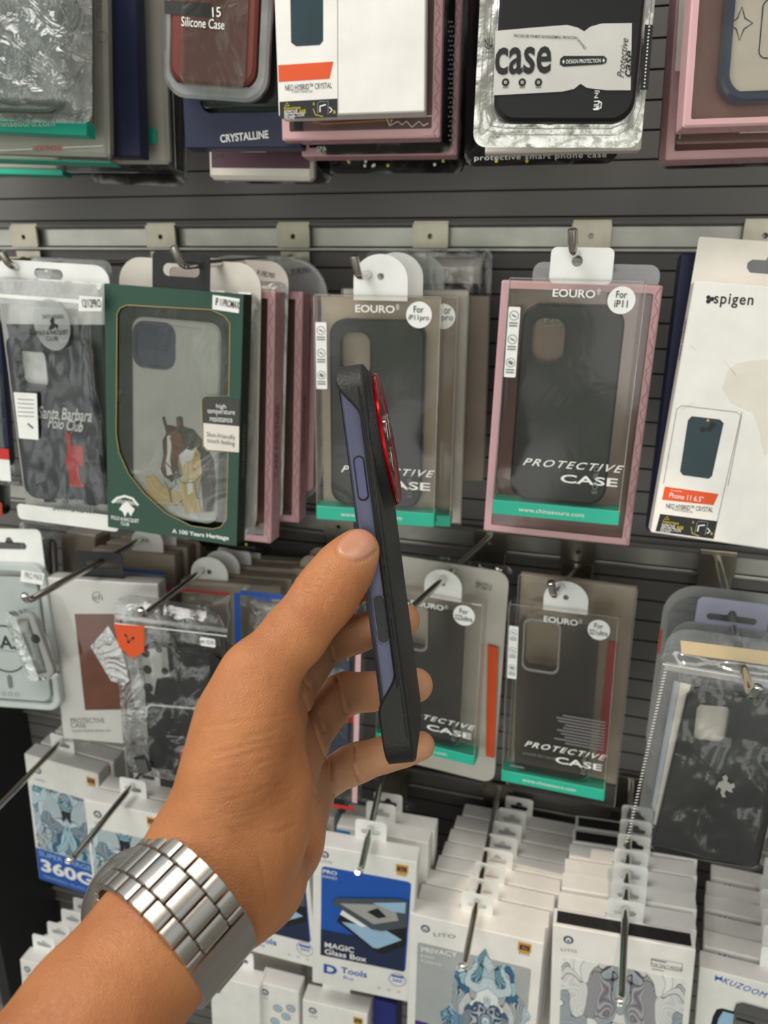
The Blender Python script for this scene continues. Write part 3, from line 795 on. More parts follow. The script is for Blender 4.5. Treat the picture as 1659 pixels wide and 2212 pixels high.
b = MB(); b.box(-K3.w/2, K3.w/2, 0, .012, 0, K3.h, offw, c=.001); b.build('carton', K3.root)
K = Pack('phone_case_pouch', 'black foil smart phone case pouch below the silver edged pouch', 'phone case', [(1010, -200), (1360, -200), (1346, 362), (1008, 352)], .14, .5, rot=TR)
pouch(K, bagb, .014, 41, crinkle=.003, freq=45, edge=.014)
b = MB(); K.txt(b, 'protective smart phone case', (1025, 343), (1310, 336), 13, inkw, -.017, spacing=1.1)
for u in (1072, 1138): b.flat(circ(*K.px(u, 348, -.017), .0011, n=8), -.017, yellow)
b.build('lettering', K.root)

# ---- blue rimmed case, upper right
K = pinkbox('pink window box with a blue rimmed clear case at the top right', [(1512, -250), (1862, -260), (1817, 263), (1473, 277)], .205, th=.016, sig=1, rot=TR)
w, h = K.w, K.h
x0, z0 = K.px(1553, 222, .003); x1 = w*.40
b = MB(); o = rrect((x0+x1)/2, (z0+h*.95)/2, x1-x0, h*.95-z0, .014, 10); i_ = rrect((x0+x1)/2, (z0+h*.95)/2, x1-x0-.009, h*.95-z0-.009, .011, 10)
b.prism(o, .0025, .011, bluerim, [i_], bev=.0015); b.build('case_rim', K.root)
b = MB(); b.prism(rrect((x0+x1)/2, (z0+h*.95)/2, x1-x0-.0088, h*.95-z0-.0088, .011, 10), .005, .0065, offw)
c = K.px(1601, 50, .004); b.strip([(c[0]+.0065*math.cos(a)*(1 if k % 2 == 0 else .45), c[1]+.0085*math.sin(a)*(1 if k % 2 == 0 else .45)) for k, a in enumerate(np.linspace(0, 2*math.pi, 9)[:-1]+math.pi/2)], .0007, .0049, dkblue, closed=True)
b.strip(rrect(*K.px(1685, 60, .004), .020, .030, .004), .0007, .0049, dkblue, closed=True); b.build('case_back', K.root)
K = Pack('phone_case_box', 'clear box with a red stripe behind the blue rimmed case', 'phone case', [(1500, -250), (1860, -250), (1800, 296), (1476, 303)], .182, .5, rot=TR)
shell(K, 0, .012, clear); b = MB(); b.box(-K.w*.2, K.w*.48, .0005, .0015, K.h*.03, K.h*.2, red, c=.0002); b.box(-K.w*.1, K.w*.4, -.0006, -.0002, .003, .010, tabm, c=.0002); b.build('card_insert', K.root)
K = pinkbox('larger pink box at the upper right, third from the front', [(1470, -250), (1850, -250), (1800, 336), (1445, 344)], .152, th=.022, sig=.5, rot=TR)
K = Pack('phone_case_pouch', 'black foil smart phone case pouch at the right edge below the pink boxes', 'phone case', [(1450, -200), (1840, -200), (1790, 362), (1429, 362)], .106, .5, rot=TR)
pouch(K, bagb, .012, 51, crinkle=.003, freq=45)
b = MB(); K.txt(b, 'ative smart phone case', (1480, 347), (1735, 343), 14, inkw, -.014, spacing=1.1); b.build('lettering', K.root)
K = Pack('phone_case_box', 'plain white flap sticking out left of the pink box at the top right', 'phone case', [(1486, -250), (1560, -250), (1545, 140), (1466, 152)], .171, .5, rot=TR)
b = MB(); b.box(-K.w/2, K.w/2, .006, .0075, 0, K.h, white, c=.0003); b.build('card', K.root)

# ================================================================== MIDDLE ROW
# ---- white polo club pouch
K = Pack('phone_case_pouch', 'white topped pouch with a dark case and a red rider print, at the left', 'phone case', [(-32, 562), (252, 572), (258, 1136), (76, 1118)], .19, 1.5)
w, h = K.w, K.h
b = MB(); c = K.px(104, 592); zt = h
b.prism(rrect(0, h/2, w, h, .012, 6), .0005, .0012, tabm, [rrect(c[0], c[1], .026, .008, .004, 5)]); b.build('backing_sheet', K.root)
xs, zs = K.px(30, 690)[1], K.px(240, 1090)
case_back(K, K.px(34, 800)[0], K.px(212, 800)[0], K.px(130, 1075)[1], K.px(130, 725)[1], -.0095, .009, mat('midnight_rubber', '1d2433', .35), cam=(K.px(50, 760)[0], K.px(113, 760)[0], K.px(80, 828)[1], K.px(80, 752)[1], .005), r=.012)
b = MB(); a_, c_ = K.px(46, 840), K.px(118, 748); b.box(a_[0], c_[0], -.0016, -.0008, a_[1], c_[1], tabm, c=.0001); b.build('camera_window', K.root)
b = MB(); b.prism(K.pts([(14, 700), (240, 702), (246, 1090), (96, 1084)]), -.0004, .0003, mat('pouch_print', '39423f', .4, vary=.5, scale=30)); b.build('printed_card', K.root)
b = MB(); Y = -.0098
K.txt(b, 'Santa Barbara', (84, 890), (200, 898), 24, inkw, Y, shear=.3, bold=.03); K.txt(b, 'Polo Club', (106, 912), (180, 922), 22, inkw, Y, shear=.3, bold=.03)
cr = 2.37
rid = [(335, 1080), (348, 1072), (360, 1090), (366, 1150), (400, 1140), (424, 1150), (430, 1250), (400, 1245), (412, 1330), (440, 1355), (360, 1355), (352, 1280), (335, 1230), (346, 1160)]
b.flat(K.pts(rid, Y, cr, 0, 480), Y, red)
K.txt(b, 'SANTA BARBARA', (120, 1081), (182, 1084), 8, inkw, Y); b.build('case_print', K.root)
pouch(K, calm, .0125, 60, crinkle=.0022, freq=50, z1=h*.94)
b = MB(); zl, zh_ = 0.002, K.px(150, 1088)[1]
b.prism(rrect(0, (zl+zh_)/2, w-.004, zh_-zl, .004, 4), -.0142, -.0138, tabm); K.txt(b, 'SANTA BARBARA', (113, 1096), (203, 1104), 11, inkg, -.0142, bold=.03); b.build('bottom_strip', K.root)
b = MB(); hd = K.px(0, 650)[1]; b.prism(rrect(0, (h*.94+hd)/2, w-.003, h*.94-hd, .008, 5), -.0128, -.0124, headfilm); b.strip([(-w/2+.004, hd+.006), (w/2-.004, hd+.006)], .003, -.0128, tabm); b.build('zip_strip', K.root)
b = MB(); c = K.px(113, 702, -.0145); r = abs(K.px(152, 702, -.0145)[0]-c[0]); b.prism(circ(c[0], c[1], r, r*1.25, 32), -.0152, -.0146, clearw)
K.txt(b, 'SANTA BARBARA', (92, 684), (138, 684), 8, ink, -.0152); K.txt(b, 'POLO & RACQUET', (78, 720), (147, 718), 9, ink, -.0152, bold=.02); K.txt(b, 'CLUB', (100, 731), (125, 731), 8, ink, -.0152)
b.flat(K.pts([(104, 712), (110, 700), (108, 692), (114, 684), (118, 690), (117, 698), (126, 702), (124, 712), (120, 706), (112, 712)], -.0152), -.0152, ink); b.build('club_sticker', K.root)
b = MB(); b.prism(K.pts([(172, 638), (222, 642), (220, 672), (170, 672)], -.0146), -.0152, -.0146, tabm); K.txt(b, '12/12PRO', (178, 655), (218, 655), 15, ink, -.0152, bold=.02); b.build('size_sticker', K.root)
b = MB(); b.prism(K.pts([(30, 847), (80, 850), (84, 950), (42, 946)], -.0146), -.0152, -.0146, tabm)
for k in range(5): b.strip(K.pts([(38, 862+k*9), (74, 864+k*9)], -.0152), .0006, -.0152, inkg)
b.strip(K.pts([(60, 915), (72, 925)], -.0152), .002, -.0152, inkg); b.build('info_sticker', K.root)
K = Pack('phone_case_pouch', 'plain white topped pouch hanging behind the red rider pouch', 'phone case', [(60, 556), (246, 560), (250, 1100), (90, 1095)], .155, 1, rot=(-3, 0, 4))
pouch(K, bagm, .012, 63, backm=bagw)
b = MB(); b.prism(rrect(0, K.h*.4, K.w*.8, K.h*.7, .01), -.008, -.001, dkbrown, bev=.001); b.build('phone_case', K.root)
K = Pack('phone_case_pouch', 'clear pouch with a dark case and red corner mark at the left edge', 'phone case', [(-150, 560), (18, 560), (56, 1048), (-110, 1042)], .165, 1, rot=(-3, 0, 4))
pouch(K, bagm, .012, 65)
b = MB(); b.prism(rrect(0.0, K.h*.42, K.w*.8, K.h*.66, .01), -.009, -.001, dkblue, bev=.001); b.build('phone_case', K.root)
b = MB(); b.prism(rrect(K.w*.36, K.h*.16, .012, .010, .001), -.0128, -.0124, red); b.prism(rrect(K.w*.36, K.h*.085, .012, .020, .001), -.0128, -.0124, tabm); b.build('mark', K.root)
K = Pack('phone_case_pouch', 'pouch with an orange tip showing low at the left edge', 'phone case', [(-150, 700), (16, 700), (18, 1104), (-140, 1104)], .12, 1, rot=(-3, 0, 4))
pouch(K, bagb, .010, 67, backm=bagb); b = MB(); b.prism(rrect(K.w*.4, .008, .018, .015, .003), -.013, -.0125, orange); b.build('mark', K.root)

# ---- green horse box
K = Pack('phone_case_box', 'dark green window box with embroidered horses on the case', 'phone case', [(226, 612), (526, 635), (511, 1178), (232, 1140)], .20, 3)
w, h = K.w, K.h; cr = 2.37
P = lambda L, y=0.0: K.pts(L, y, cr, 0, 480)
b = MB()
win = P([(600, 470), (615, 440), (650, 424), (1080, 448), (1150, 480), (1178, 520), (1172, 890), (1050, 890), (1032, 915), (1040, 1150), (1060, 1170), (1168, 1180), (1160, 1520), (1130, 1560), (1090, 1570), (980, 1555), (850, 1490), (740, 1390), (660, 1290), (610, 1180), (595, 1080)])
th = .016
b.prism(rrect(0, h/2, w, h, .0006, 2), 0, .0012, green, [win])
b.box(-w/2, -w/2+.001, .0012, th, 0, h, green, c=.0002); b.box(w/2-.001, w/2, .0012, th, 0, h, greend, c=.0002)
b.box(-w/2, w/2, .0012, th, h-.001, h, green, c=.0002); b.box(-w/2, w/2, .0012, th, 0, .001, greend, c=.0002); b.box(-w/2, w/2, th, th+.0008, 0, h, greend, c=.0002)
b.strip(win, .0004, -.0001, straw, closed=True)
T = lambda body, p0, p1, hp, m, y=0.0, **k: K.txt(b, body, (p0[0]/cr, 480+p0[1]/cr), (p1[0]/cr, 480+p1[1]/cr), hp/cr, m, y, **k)
T('A 100 Years Heritage', (882, 1583), (1172, 1620), 26, inkw, bold=.04)
T('SANTA BARBARA', (585, 1425), (700, 1440), 18, inkw, bold=.02); T('POLO & RACQUET', (570, 1512), (712, 1532), 20, inkw, bold=.03); T('CLUB', (620, 1540), (662, 1547), 17, inkw, bold=.03)
b.strip(P([(575, 1435), (600, 1412), (640, 1402), (680, 1415), (708, 1450)]), .002, 0, inkw)
b.flat(P([(610, 1470), (630, 1440), (650, 1430), (668, 1448), (690, 1470), (670, 1505), (655, 1480), (640, 1508), (628, 1480)]), 0, inkw)
V = [(w/2+.0003, th*.75-.004*0, h*.30), (w/2+.0003, th*.3, h*.30)]
b.build('carton', K.root)
b = MB(); g, gf = glyphs('SANTA BARBARA POLO', .0)
b.raw([(w/2+.0004, th*.3+th*.4*(1-v[1]), h*.28+h*.22*v[0]) for v in g], gf, inkg); b.build('side_lettering', K.root)
b = MB(); b.prism([(p[0]*1.0, p[1]) for p in rrect(0.0, h*.53, w*.95, h*.88, .006)], .0014, .0018, calm); b.build('window', K.root)
x0, z0 = K.px(680/cr, 480+1490/cr, .004); x1 = K.px(1110/cr, 480+1450/cr, .004)[0]; z1 = K.px(850/cr, 480+495/cr, .004)[1]
cx0, cz1 = K.px(690/cr, 480+510/cr, .004); cx1, cz0 = K.px(888/cr, 480+750/cr, .004)
cs = case_back(K, x0, x1, z0, z1, .004, .009, mat('frosted_grey', 'c4c4bd', .4), cam=(cx0, cx1, cz0, cz1, .009), camm=dkblue, r=.010)
b = MB(); b.prism(rrect((cx0+cx1)/2, (cz0+cz1)/2, cx1-cx0-.0005, cz1-cz0-.0005, .008), .0055, .007, dkblue)
b.strip([(cx0+.001, (cz0+cz1)/2), (cx1-.001, (cz0+cz1)/2)], .0006, .0054, bluerim); b.build('camera_insert', K.root)
b = MB(); Y = .0037
b.flat(P([(830, 1000), (842, 992), (856, 1038), (880, 1040), (905, 1048), (903, 1000), (918, 992), (935, 1000), (938, 1045), (990, 1060), (1050, 1130), (1095, 1220), (1105, 1330), (1095, 1480), (1040, 1485), (1030, 1330), (960, 1300), (905, 1310), (880, 1330), (845, 1310), (822, 1262), (838, 1200), (832, 1120), (852, 1080)], Y), Y, dkbrown)
b.flat(P([(850, 1090), (900, 1060), (930, 1090), (945, 1150), (920, 1200), (905, 1290), (850, 1300), (826, 1255), (842, 1180)], Y), Y-.0003, tan)
b.flat(P([(858, 1095), (874, 1090), (880, 1150), (872, 1215), (885, 1290), (858, 1296), (850, 1240), (860, 1180)], Y), Y-.0006, inkw)
b.flat(P([(903, 1005), (915, 1000), (930, 1035), (912, 1060)], Y), Y-.0006, tan)
b.flat(P([(745, 1300), (790, 1295), (835, 1350), (930, 1390), (935, 1455), (800, 1445), (760, 1440)], Y), Y-.0003, straw)
b.flat(P([(925, 1185), (985, 1165), (1008, 1150), (1026, 1180), (1036, 1280), (1012, 1400), (1032, 1485), (950, 1490), (938, 1400), (918, 1360), (940, 1290), (920, 1230)], Y), Y-.0006, straw)
b.flat(P([(918, 1195), (955, 1160), (1002, 1172), (990, 1210), (960, 1225), (935, 1250)], Y), Y-.0009, inkw)
b.flat(P([(960, 1330), (985, 1320), (992, 1380), (965, 1395)], Y), Y-.0009, inkw)
for L in ([(840, 1215), (880, 1260), (905, 1340), (870, 1370), (845, 1330)], [(905, 1300), (940, 1335), (1000, 1330), (1035, 1290)], [(870, 1370), (880, 1430), (905, 1450), (940, 1420)], [(1000, 1330), (1010, 1410), (1030, 1415)]): b.strip(P(L, Y), .0009, Y-.0010, green)
for L in ([(852, 1085), (846, 1180), (830, 1250)], [(905, 1075), (960, 1062), (1010, 1090)], [(930, 1160), (945, 1100), (990, 1085)], [(1000, 1180), (1040, 1220), (1060, 1300)], [(900, 1150), (912, 1165), (924, 1158)]): b.strip(P(L, Y), .0005, Y-.0011, black)
for L in ([(925, 1185), (918, 1240), (938, 1300)], [(1010, 1160), (1030, 1230), (1030, 1290)], [(945, 1190), (960, 1250), (955, 1320)], [(975, 1180), (985, 1240), (980, 1310)], [(760, 1310), (800, 1370), (860, 1410)], [(820, 1260), (835, 1300), (870, 1318)], [(760, 1430), (850, 1435), (925, 1440)]): b.strip(P(L, Y), .0005, Y-.0012, inkw)
b.flat(circ(*[float(q_) for q_ in P([(908, 1152)], Y)[0]], .0009, n=10), Y-.0012, ink); b.flat(circ(*[float(q_) for q_ in P([(995, 1262)], Y)[0]], .0009, n=10), Y-.0012, ink)
for L in ([(960, 1070), (1000, 1120), (1020, 1180)], [(1040, 1150), (1070, 1240), (1075, 1330)], [(870, 1100), (895, 1150), (885, 1200)], [(1060, 1260), (1085, 1350), (1080, 1430)]): b.strip(P(L, Y), .0006, Y-.0008, tan)
b.build('embroidery', K.root)
b = MB(); b.prism(P([(1036, 905), (1050, 893), (1228, 912), (1225, 1045), (1042, 1028)]), -.0004, -.0001, mat('charcoal_label', '3c3c3a', .5)); b.prism(P([(1042, 1028), (1225, 1045), (1224, 1178), (1062, 1165), (1044, 1145)]), -.0004, -.0001, offw)
for s_, y in (('high', 945), ('temperature', 975), ('resistance', 1008)):
    wd = {'high': 50, 'temperature': 140, 'resistance': 115}[s_]; T(s_, (1133-wd/2, y-wd*.03), (1133+wd/2, y+wd*.03), 26, inkw, -.0004)
T('Skin-friendly', (1058, 1088), (1205, 1105), 28, inkg, -.0004); T('touch feeling', (1060, 1118), (1203, 1136), 28, inkg, -.0004); b.build('feature_label', K.root)
b = MB(); b.prism(P([(1090, 372), (1228, 392), (1224, 466), (1088, 446)]), -.0005, -.0001, tabm); T('IP 11PROMAX', (1104, 405), (1226, 426), 34, ink, -.0005, bold=.02); b.build('size_sticker', K.root)
b = MB(); a, c = K.px(329, 609, .002), K.px(453, 617, .002); tp = K.px(330, 542, .002)[1]
b.prism(rrect((a[0]+c[0])/2, (h-.004+tp)/2, c[0]-a[0], tp-h+.004, .004, 5), .002, .0029, ink, [rrect(*K.px(391, 584, .002), .031, .0095, .0047, 6)]); b.build('hang_tab', K.root)
GREEN = K; GR = [math.degrees(a) for a in K.rot]

# behind the green box: white pouch, pink boxes, round-topped pouch
K = Pack('phone_case_pouch', 'milky rounded pouch directly behind the green horse box', 'phone case', [(250, 556), (566, 566), (548, 1162), (270, 1130)], .169, .5, rot=GR)
w, h = K.w, K.h
b = MB(); b.prism(rrect(0, h/2, w, h, .020, 8), .002, .0032, offw, [rrect(K.px(400, 590)[0], K.px(400, 590)[1], .03, .009, .0045)]); b.build('backing_sheet', K.root)
pouch(K, bagm, .009, 70, z1=h*.90, name='clear_front'); b = MB(); b.prism(rrect(0, h*.45, w*.8, h*.7, .012), -.006, .0, plum, bev=.001); b.build('phone_case', K.root)
def pinkside(label, corners, d, sticker=None):
    K = pinkbox(label, corners, d, sig=.5, rot=GR, th=.021)
    b = MB(); g, gf = glyphs('CASE PARTNER', .01)
    b.raw([(K.w/2+.0006, .006+.008*(1-v[1]), K.h*.27+K.h*.3*v[0]) for v in g], gf, pinkd); b.build('side_lettering', K.root)
    b = MB()
    for k in range(22): b.flat(circ(K.w*.36, K.h*(.2+.024*k), .0009, n=6), .0010, inkw)
    b.build('dotted_strip', K.root); return K
pinkside('pink window box peeking out right behind the green horse box', [(300, 612), (588, 630), (592, 1166), (300, 1150)], .157)
K = Pack('phone_case_pouch', 'milky pouch with a size sticker between the two pink boxes', 'phone case', [(330, 552), (628, 566), (606, 1130), (340, 1120)], .130, .5, rot=GR)
b = MB(); b.prism(rrect(0, K.h/2, K.w, K.h, .018, 8), 0, .0012, offw); K.txt(b, 'IP 11PRO MAX', (556, 589), (594, 596), 11, ink); b.build('backing_sheet', K.root)
pouch(K, bagm, .004, 72, z1=K.h*.93, name='clear_front')
pinkside('pink window box farther back, left of the clear box behind the phone', [(360, 618), (648, 630), (652, 1120), (360, 1112)], .121)
K = Pack('phone_case_pouch', 'clear round topped pouch left of the clear box behind the phone', 'phone case', [(420, 552), (716, 556), (690, 1085), (430, 1075)], .084, .5, rot=GR)
b = MB(); b.prism(rrect(0, K.h/2, K.w, K.h, .034, 10), 0, .001, clearw); K.txt(b, 'IP11PROMAX', (630, 588), (670, 582), 12, ink)
zt = K.h
for k in range(40):
    a = math.pi*.5-k*.05
    if a > -0.3: b.strip([(K.w/2-.034+.031*math.cos(a), zt-.034+.031*math.sin(a)), (K.w/2-.034+.033*math.cos(a), zt-.034+.033*math.sin(a))], .0006, 0, inkw)
b.build('pouch', K.root); b = MB(); b.prism(rrect(0, K.h*.46, K.w*.9, K.h*.78, .006), -.008, -.001, pink, [rrect(0, K.h*.46, K.w*.8, K.h*.72, .005)]); b.build('pink_frame', K.root)
K = Pack('phone_case_pouch', 'small black foil pouch corner below the pink boxes', 'phone case', [(420, 800), (594, 800), (590, 1192), (430, 1186)], .064, .5, rot=GR)
pouch(K, bagb, .012, 74, crinkle=.003, freq=50); b = MB(); b.flat(circ(*K.px(543, 1168), .0016, n=4), -.0135, yellow); b.build('dots', K.root)

# ---- iP11pro
K = eouro('clear case box with a round sticker and beige back, behind the held phone', [(676, 636), (956, 640), (934, 1134), (685, 1124)], .182, 'iP11pro', insert=kraft, tabpx=(822, 605, 59), sig=3)
A = K
KK = Pack('phone_case_box', 'second clear case box in the row behind the held phone', 'phone case', [(712, 636), (990, 642), (972, 1134), (720, 1124)], .152, .5, rot=[math.degrees(a) for a in A.rot])
shell(KK, 0, .016, clear); b = MB(); b.box(-KK.w/2+.002, KK.w/2-.002, .0135, .0145, .002, KK.h-.002, kraft, c=.0002); b.build('card_insert', KK.root)
b = MB(); b.box(-KK.w/2, KK.w/2, -.0004, .016, -.0003, KK.h*.05, teal, c=.0003); b.build('teal_band', KK.root)
b = MB(); r = .0095; c = (KK.w*.39, KK.h*.92); b.prism(circ(c[0], c[1], r), -.0008, -.0003, tabm); b.text('pro', (c[0]-.001, c[1]-.002), (c[0]+.008, c[1]-.002), .0045, ink, -.0009); b.text('or', (c[0]+.001, c[1]+.004), (c[0]+.006, c[1]+.004), .004, ink, -.0009); b.build('model_sticker', KK.root)
round_tab(KK, 856, 600, 58, .006)
K = Pack('phone_case_box', 'beige backed clear box third in the row behind the held phone', 'phone case', [(735, 618), (1012, 630), (998, 1136), (745, 1120)], .122, .5, rot=[math.degrees(a) for a in A.rot])
shell(K, 0, .016, clear); b = MB(); b.box(-K.w/2+.001, K.w/2-.001, .003, .0145, .001, K.h-.001, offw, c=.0006); b.build('card_insert', K.root)
round_tab(K, 905, 600, 55, .006, m=clearw)
K = Pack('phone_case_box', 'slim beige carton at the back of the row behind the held phone', 'phone case', [(780, 640), (1056, 640), (1046, 1040), (790, 1030)], .085, .5, rot=[math.degrees(a) for a in A.rot])
b = MB(); b.box(-K.w/2, K.w/2, 0, .018, 0, K.h, kraft, c=.001); b.build('carton', K.root)
K = Pack('phone_case_pouch', 'clear pouch with white header card at the back of the row behind the phone', 'phone case', [(788, 540), (1062, 536), (1052, 1000), (800, 990)], .048, .5, rot=[math.degrees(a) for a in A.rot])
pouch(K, bagm, .012, 77); b = MB(); c0, c1 = K.px(880, 556), K.px(1042, 612); b.box(c0[0], c1[0], -.004, -.002, c1[1], c0[1], offw, c=.0003); b.build('header_card', K.root)

# ---- iP11 and its pink box
K = eouro('clear case box in front of a pink box, right of the held phone', [(1101, 599), (1397, 607), (1336, 1133), (1062, 1110)], .20, 'iP11', sig=3)
b = MB(); a, c = K.px(1186, 600, .004), K.px(1322, 600, .004); tp = K.px(1250, 534, .004)[1]; hc = K.px(1247, 564, .004)
b.prism(rrect((a[0]+c[0])/2, (K.h-.003+tp)/2, c[0]-a[0], tp-K.h+.003, .004, 5), .004, .005, tabm, [circ(hc[0], hc[1], .0036, n=16)]); b.build('hang_tab', K.root)
A = K
K = pinkbox('pink window box behind the clear box, right of the held phone', [(1085, 603), (1431, 619), (1360, 1179), (1043, 1147)], .177, th=.018, sig=.6, rot=[math.degrees(a) for a in A.rot])
b = MB(); K.txt(b, 'P.A', (1176, 690), (1206, 686), 14, inkw, .016); K.txt(b, 'protected', (1176, 704), (1212, 702), 6, inkw, .016); b.build('back_lettering', K.root)
b = MB(); a, c = K.px(1150, 600, .014), K.px(1425, 600, .014); tp = K.px(1290, 569, .014)[1]
b.prism(rrect((a[0]+c[0])/2, (K.h-.004+tp)/2, c[0]-a[0], tp-K.h+.004, .007, 6), .014, .015, clearw); b.build('hang_tab', K.root)

# ---- white carton with black logo
rim = [(1505, 599), (1848, 640), (1745, 1201), (1401, 1149)]
K, b = neo('large white carton with a black logo and orange band at the right edge', rim, .205, sig=2)
w, h = K.w, K.h
neo_print(K, b, [(1494, 899), (1555, 906), (1563, 914), (1538, 1028), (1531, 1034), (1475, 1026), (1469, 1018), (1486, 908)], 0, [(1436, 1051), (1552, 1067), (1541, 1091), (1430, 1079)], None,
          ((1439, 1092), (1540, 1101)), ((1452, 1100), (1497, 1106)), [(1426, 1110), (1550, 1126), (1541, 1164), (1416, 1147)], [(1541, 1164), (1602, 890)])
K.txt(b, 'Phone 11 6.5"', (1446, 1069), (1519, 1079), 12, inkw, -.0003); K.txt(b, 'Compatible', (1449, 1059), (1473, 1062), 4, inkw, -.0003)
K.txt(b, 'spigen', (1542, 648), (1627, 652), 30, ink, 0, bold=.02, spacing=1.15)
for u, v, r in ((1530, 642, 4), (1530, 651, 4.5), (1538, 646, 4.5)): b.flat(circ(*K.px(u, v), r*.00031, n=12), 0, ink)
b.flat(K.pts([(1572, 800), (1590, 784), (1625, 778), (1700, 775), (1760, 800), (1740, 900), (1690, 960), (1650, 985), (1640, 930), (1625, 890), (1580, 870), (1560, 838)]), 0, offw)
b.strip(K.pts([(1433, 1045), (1462, 884), (1472, 876), (1590, 890), (1602, 898), (1572, 1050)]), .0005, 0, grey)
for L in ([(1490, 745), (1504, 757)], [(1565, 780), (1590, 812)], [(1500, 868), (1470, 885)]): b.strip(K.pts(L), .0005, 0, offw)
for k, (u, v) in enumerate(((1529, 908), (1540, 918), (1532, 926), (1518, 928))): b.flat(circ(*K.px(u, v), .0018 if k else .0009, n=14), -.0003, ink if k else gold)
b.build('carton', K.root)
b = MB(); tp = K.px(1520, 512, .016)[1]; sl = K.px(1672, 572, .016)
b.prism(rrect(0, (tp+h-.002)/2, w, tp-h+.002, .001, 2), .0155, .0163, offw, [slot_hole(sl[0], sl[1], .032, .012)]); b.build('header_flap', K.root)
b = MB(); g, gf = glyphs('NEO HYBRID', .01); b.raw([(-w/2-.0004, .003+.006*v[1], h*.70+h*.16*v[0]) for v in g], gf, ink); b.build('side_lettering', K.root)
K = Pack('phone_case_box', 'slim navy box edge left of the large white carton', 'phone case', [(1466, 540), (1800, 560), (1720, 1180), (1402, 1146)], .162, .5, rot=[math.degrees(a) for a in K.rot])
b = MB(); b.box(-K.w/2, K.w/2, 0, .014, 0, K.h, navy, c=.001); b.box(-K.w/2+.010, K.w/2-.01, -.0005, .0, K.h*.3, K.h*.995, mat('pale_grey_card', 'b9bbbf', .5), c=.0002); b.build('carton', K.root)

# ================================================================== THIRD ROW
# ---- clear magnetic case pack at the left edge
K = Pack('phone_case_blister', 'pale clear case pack with a magnet ring at the left edge', 'phone case', [(-140, 1210), (100, 1222), (132, 1525), (-100, 1530)], .20, 1.5)
w, h = K.w, K.h
b = MB(); b.prism(rrect(0, h/2, w, h, .014, 8), .004, .0052, clearw, bev=.0005); b.prism(rrect(0, h/2, w, h, .014, 8), -.002, .0038, mat('aqua_plastic', 'c2c9c8', .3), [rrect(0, h/2, w-.012, h-.012, .010, 8)], bev=.001); b.build('blister', K.root)
b = MB(); b.prism(rrect(-.002, h*.48, w*.84, h*.86, .010, 8), .001, .0036, mat('frosted_case', 'b4bdbc', .35), bev=.001); c = K.px(20, 1402, .001); r = abs(K.px(66, 1400, .001)[0]-c[0])
b.strip(circ(c[0]-.004, c[1], r, n=40), .0016, .001, ink, closed=True); b.prism(rrect(*K.px(22, 1472, .001), .005, .014, .0025), .0003, .001, inkg)
K.txt(b, 'CASE', (-26, 1384), (64, 1392), 26, ink, .001, bold=.03); b.strip(K.pts([(0, 1404), (60, 1412)], .001), .0006, .001, inkg)
K.txt(b, '○ ○ ○', (4, 1498), (42, 1500), 8, inkg, .001); b.build('phone_case', K.root)
b = MB(); b.prism(K.pts([(50, 1230), (100, 1238), (96, 1262), (48, 1254)]), -.0028, -.0022, tabm); K.txt(b, 'PRO MAX', (54, 1242), (92, 1248), 12, inkg, -.0028); b.build('size_sticker', K.root)
b = MB(); a, c = K.px(-90, 1215, .004), K.px(95, 1215, .004); zb, zt = h-.010, K.px(20, 1143, .004)[1]
b.prism(rrect((a[0]+c[0])/2, (zb+zt)/2, c[0]-a[0], zt-zb, .006, 6), .0045, .0055, tabm, [slot_hole(K.px(20, 1178, .004)[0], K.px(20, 1176, .004)[1], .036, .010)]); b.build('hang_tab', K.root)
K = Pack('phone_case_pouch', 'clear pouch with a camera ring case wedged left of the brown picture box', 'phone case', [(0, 1318), (92, 1312), (128, 1500), (58, 1440)], .212, .6, rot=(-3, -20, 4))
pouch(K, bagm, .010, 80, crinkle=.002)
b = MB(); b.prism(rrect(K.w*.2, K.h*.5, K.w*.5, K.h*.9, .008), -.006, -.0005, greyw, bev=.001); b.prism(circ(K.w*.30, K.h*.60, .0045), -.0068, -.006, ink); b.build('phone_case', K.root)

# ---- white box with brown picture
K = Pack('phone_case_box', 'white case box with a brown leather picture, beside the clear magnet ring pack', 'phone case', [(98, 1258), (354, 1252), (352, 1606), (139, 1606)], .185, .7, rot=(-3, 1, 6))
w, h = K.w, K.h
b = MB(); b.box(-w/2, w/2, 0, .018, 0, h, white, c=.0008); 
b.flat(K.pts([(161, 1326), (262, 1326), (290, 1532), (184, 1534)]), 0, brown)
K.txt(b, 'efi', (200, 1290), (222, 1290), 12, inkg); b.strip(circ(*K.px(211, 1290), .0052, n=24)[4:20], .0007, 0, inkg)
K.txt(b, 'PROTECTIVE', (153, 1556), (226, 1556), 10, inkg); K.txt(b, 'CASE', (153, 1566), (186, 1567), 10, inkg); K.txt(b, 'Genuine leather phone case', (155, 1579), (240, 1578), 8, grey)
b.build('carton', K.root)
b = MB(); a, c = K.px(165, 1238, .01), K.px(268, 1238, .01); zt = K.px(215, 1192, .01)[1]
b.prism(rrect((a[0]+c[0])/2, (h-.003+zt)/2, c[0]-a[0], zt-h+.003, .005, 5), .009, .010, ink, [slot_hole(*K.px(222, 1217, .01), .034, .0075)]); b.build('hang_tab', K.root)
hq = K.px(218, 1212, .01); hook_through(K, (hq[0], .01, hq[1]), (57, 1300), 'long display hook reaching out over the white box with the brown picture', 1, rise=0)
b = MB(); b.box(-w/2-.0004, w/2+.0004, -.0012, .0194, -.003, h+.0012, sleevef); b.build('sleeve', K.root)

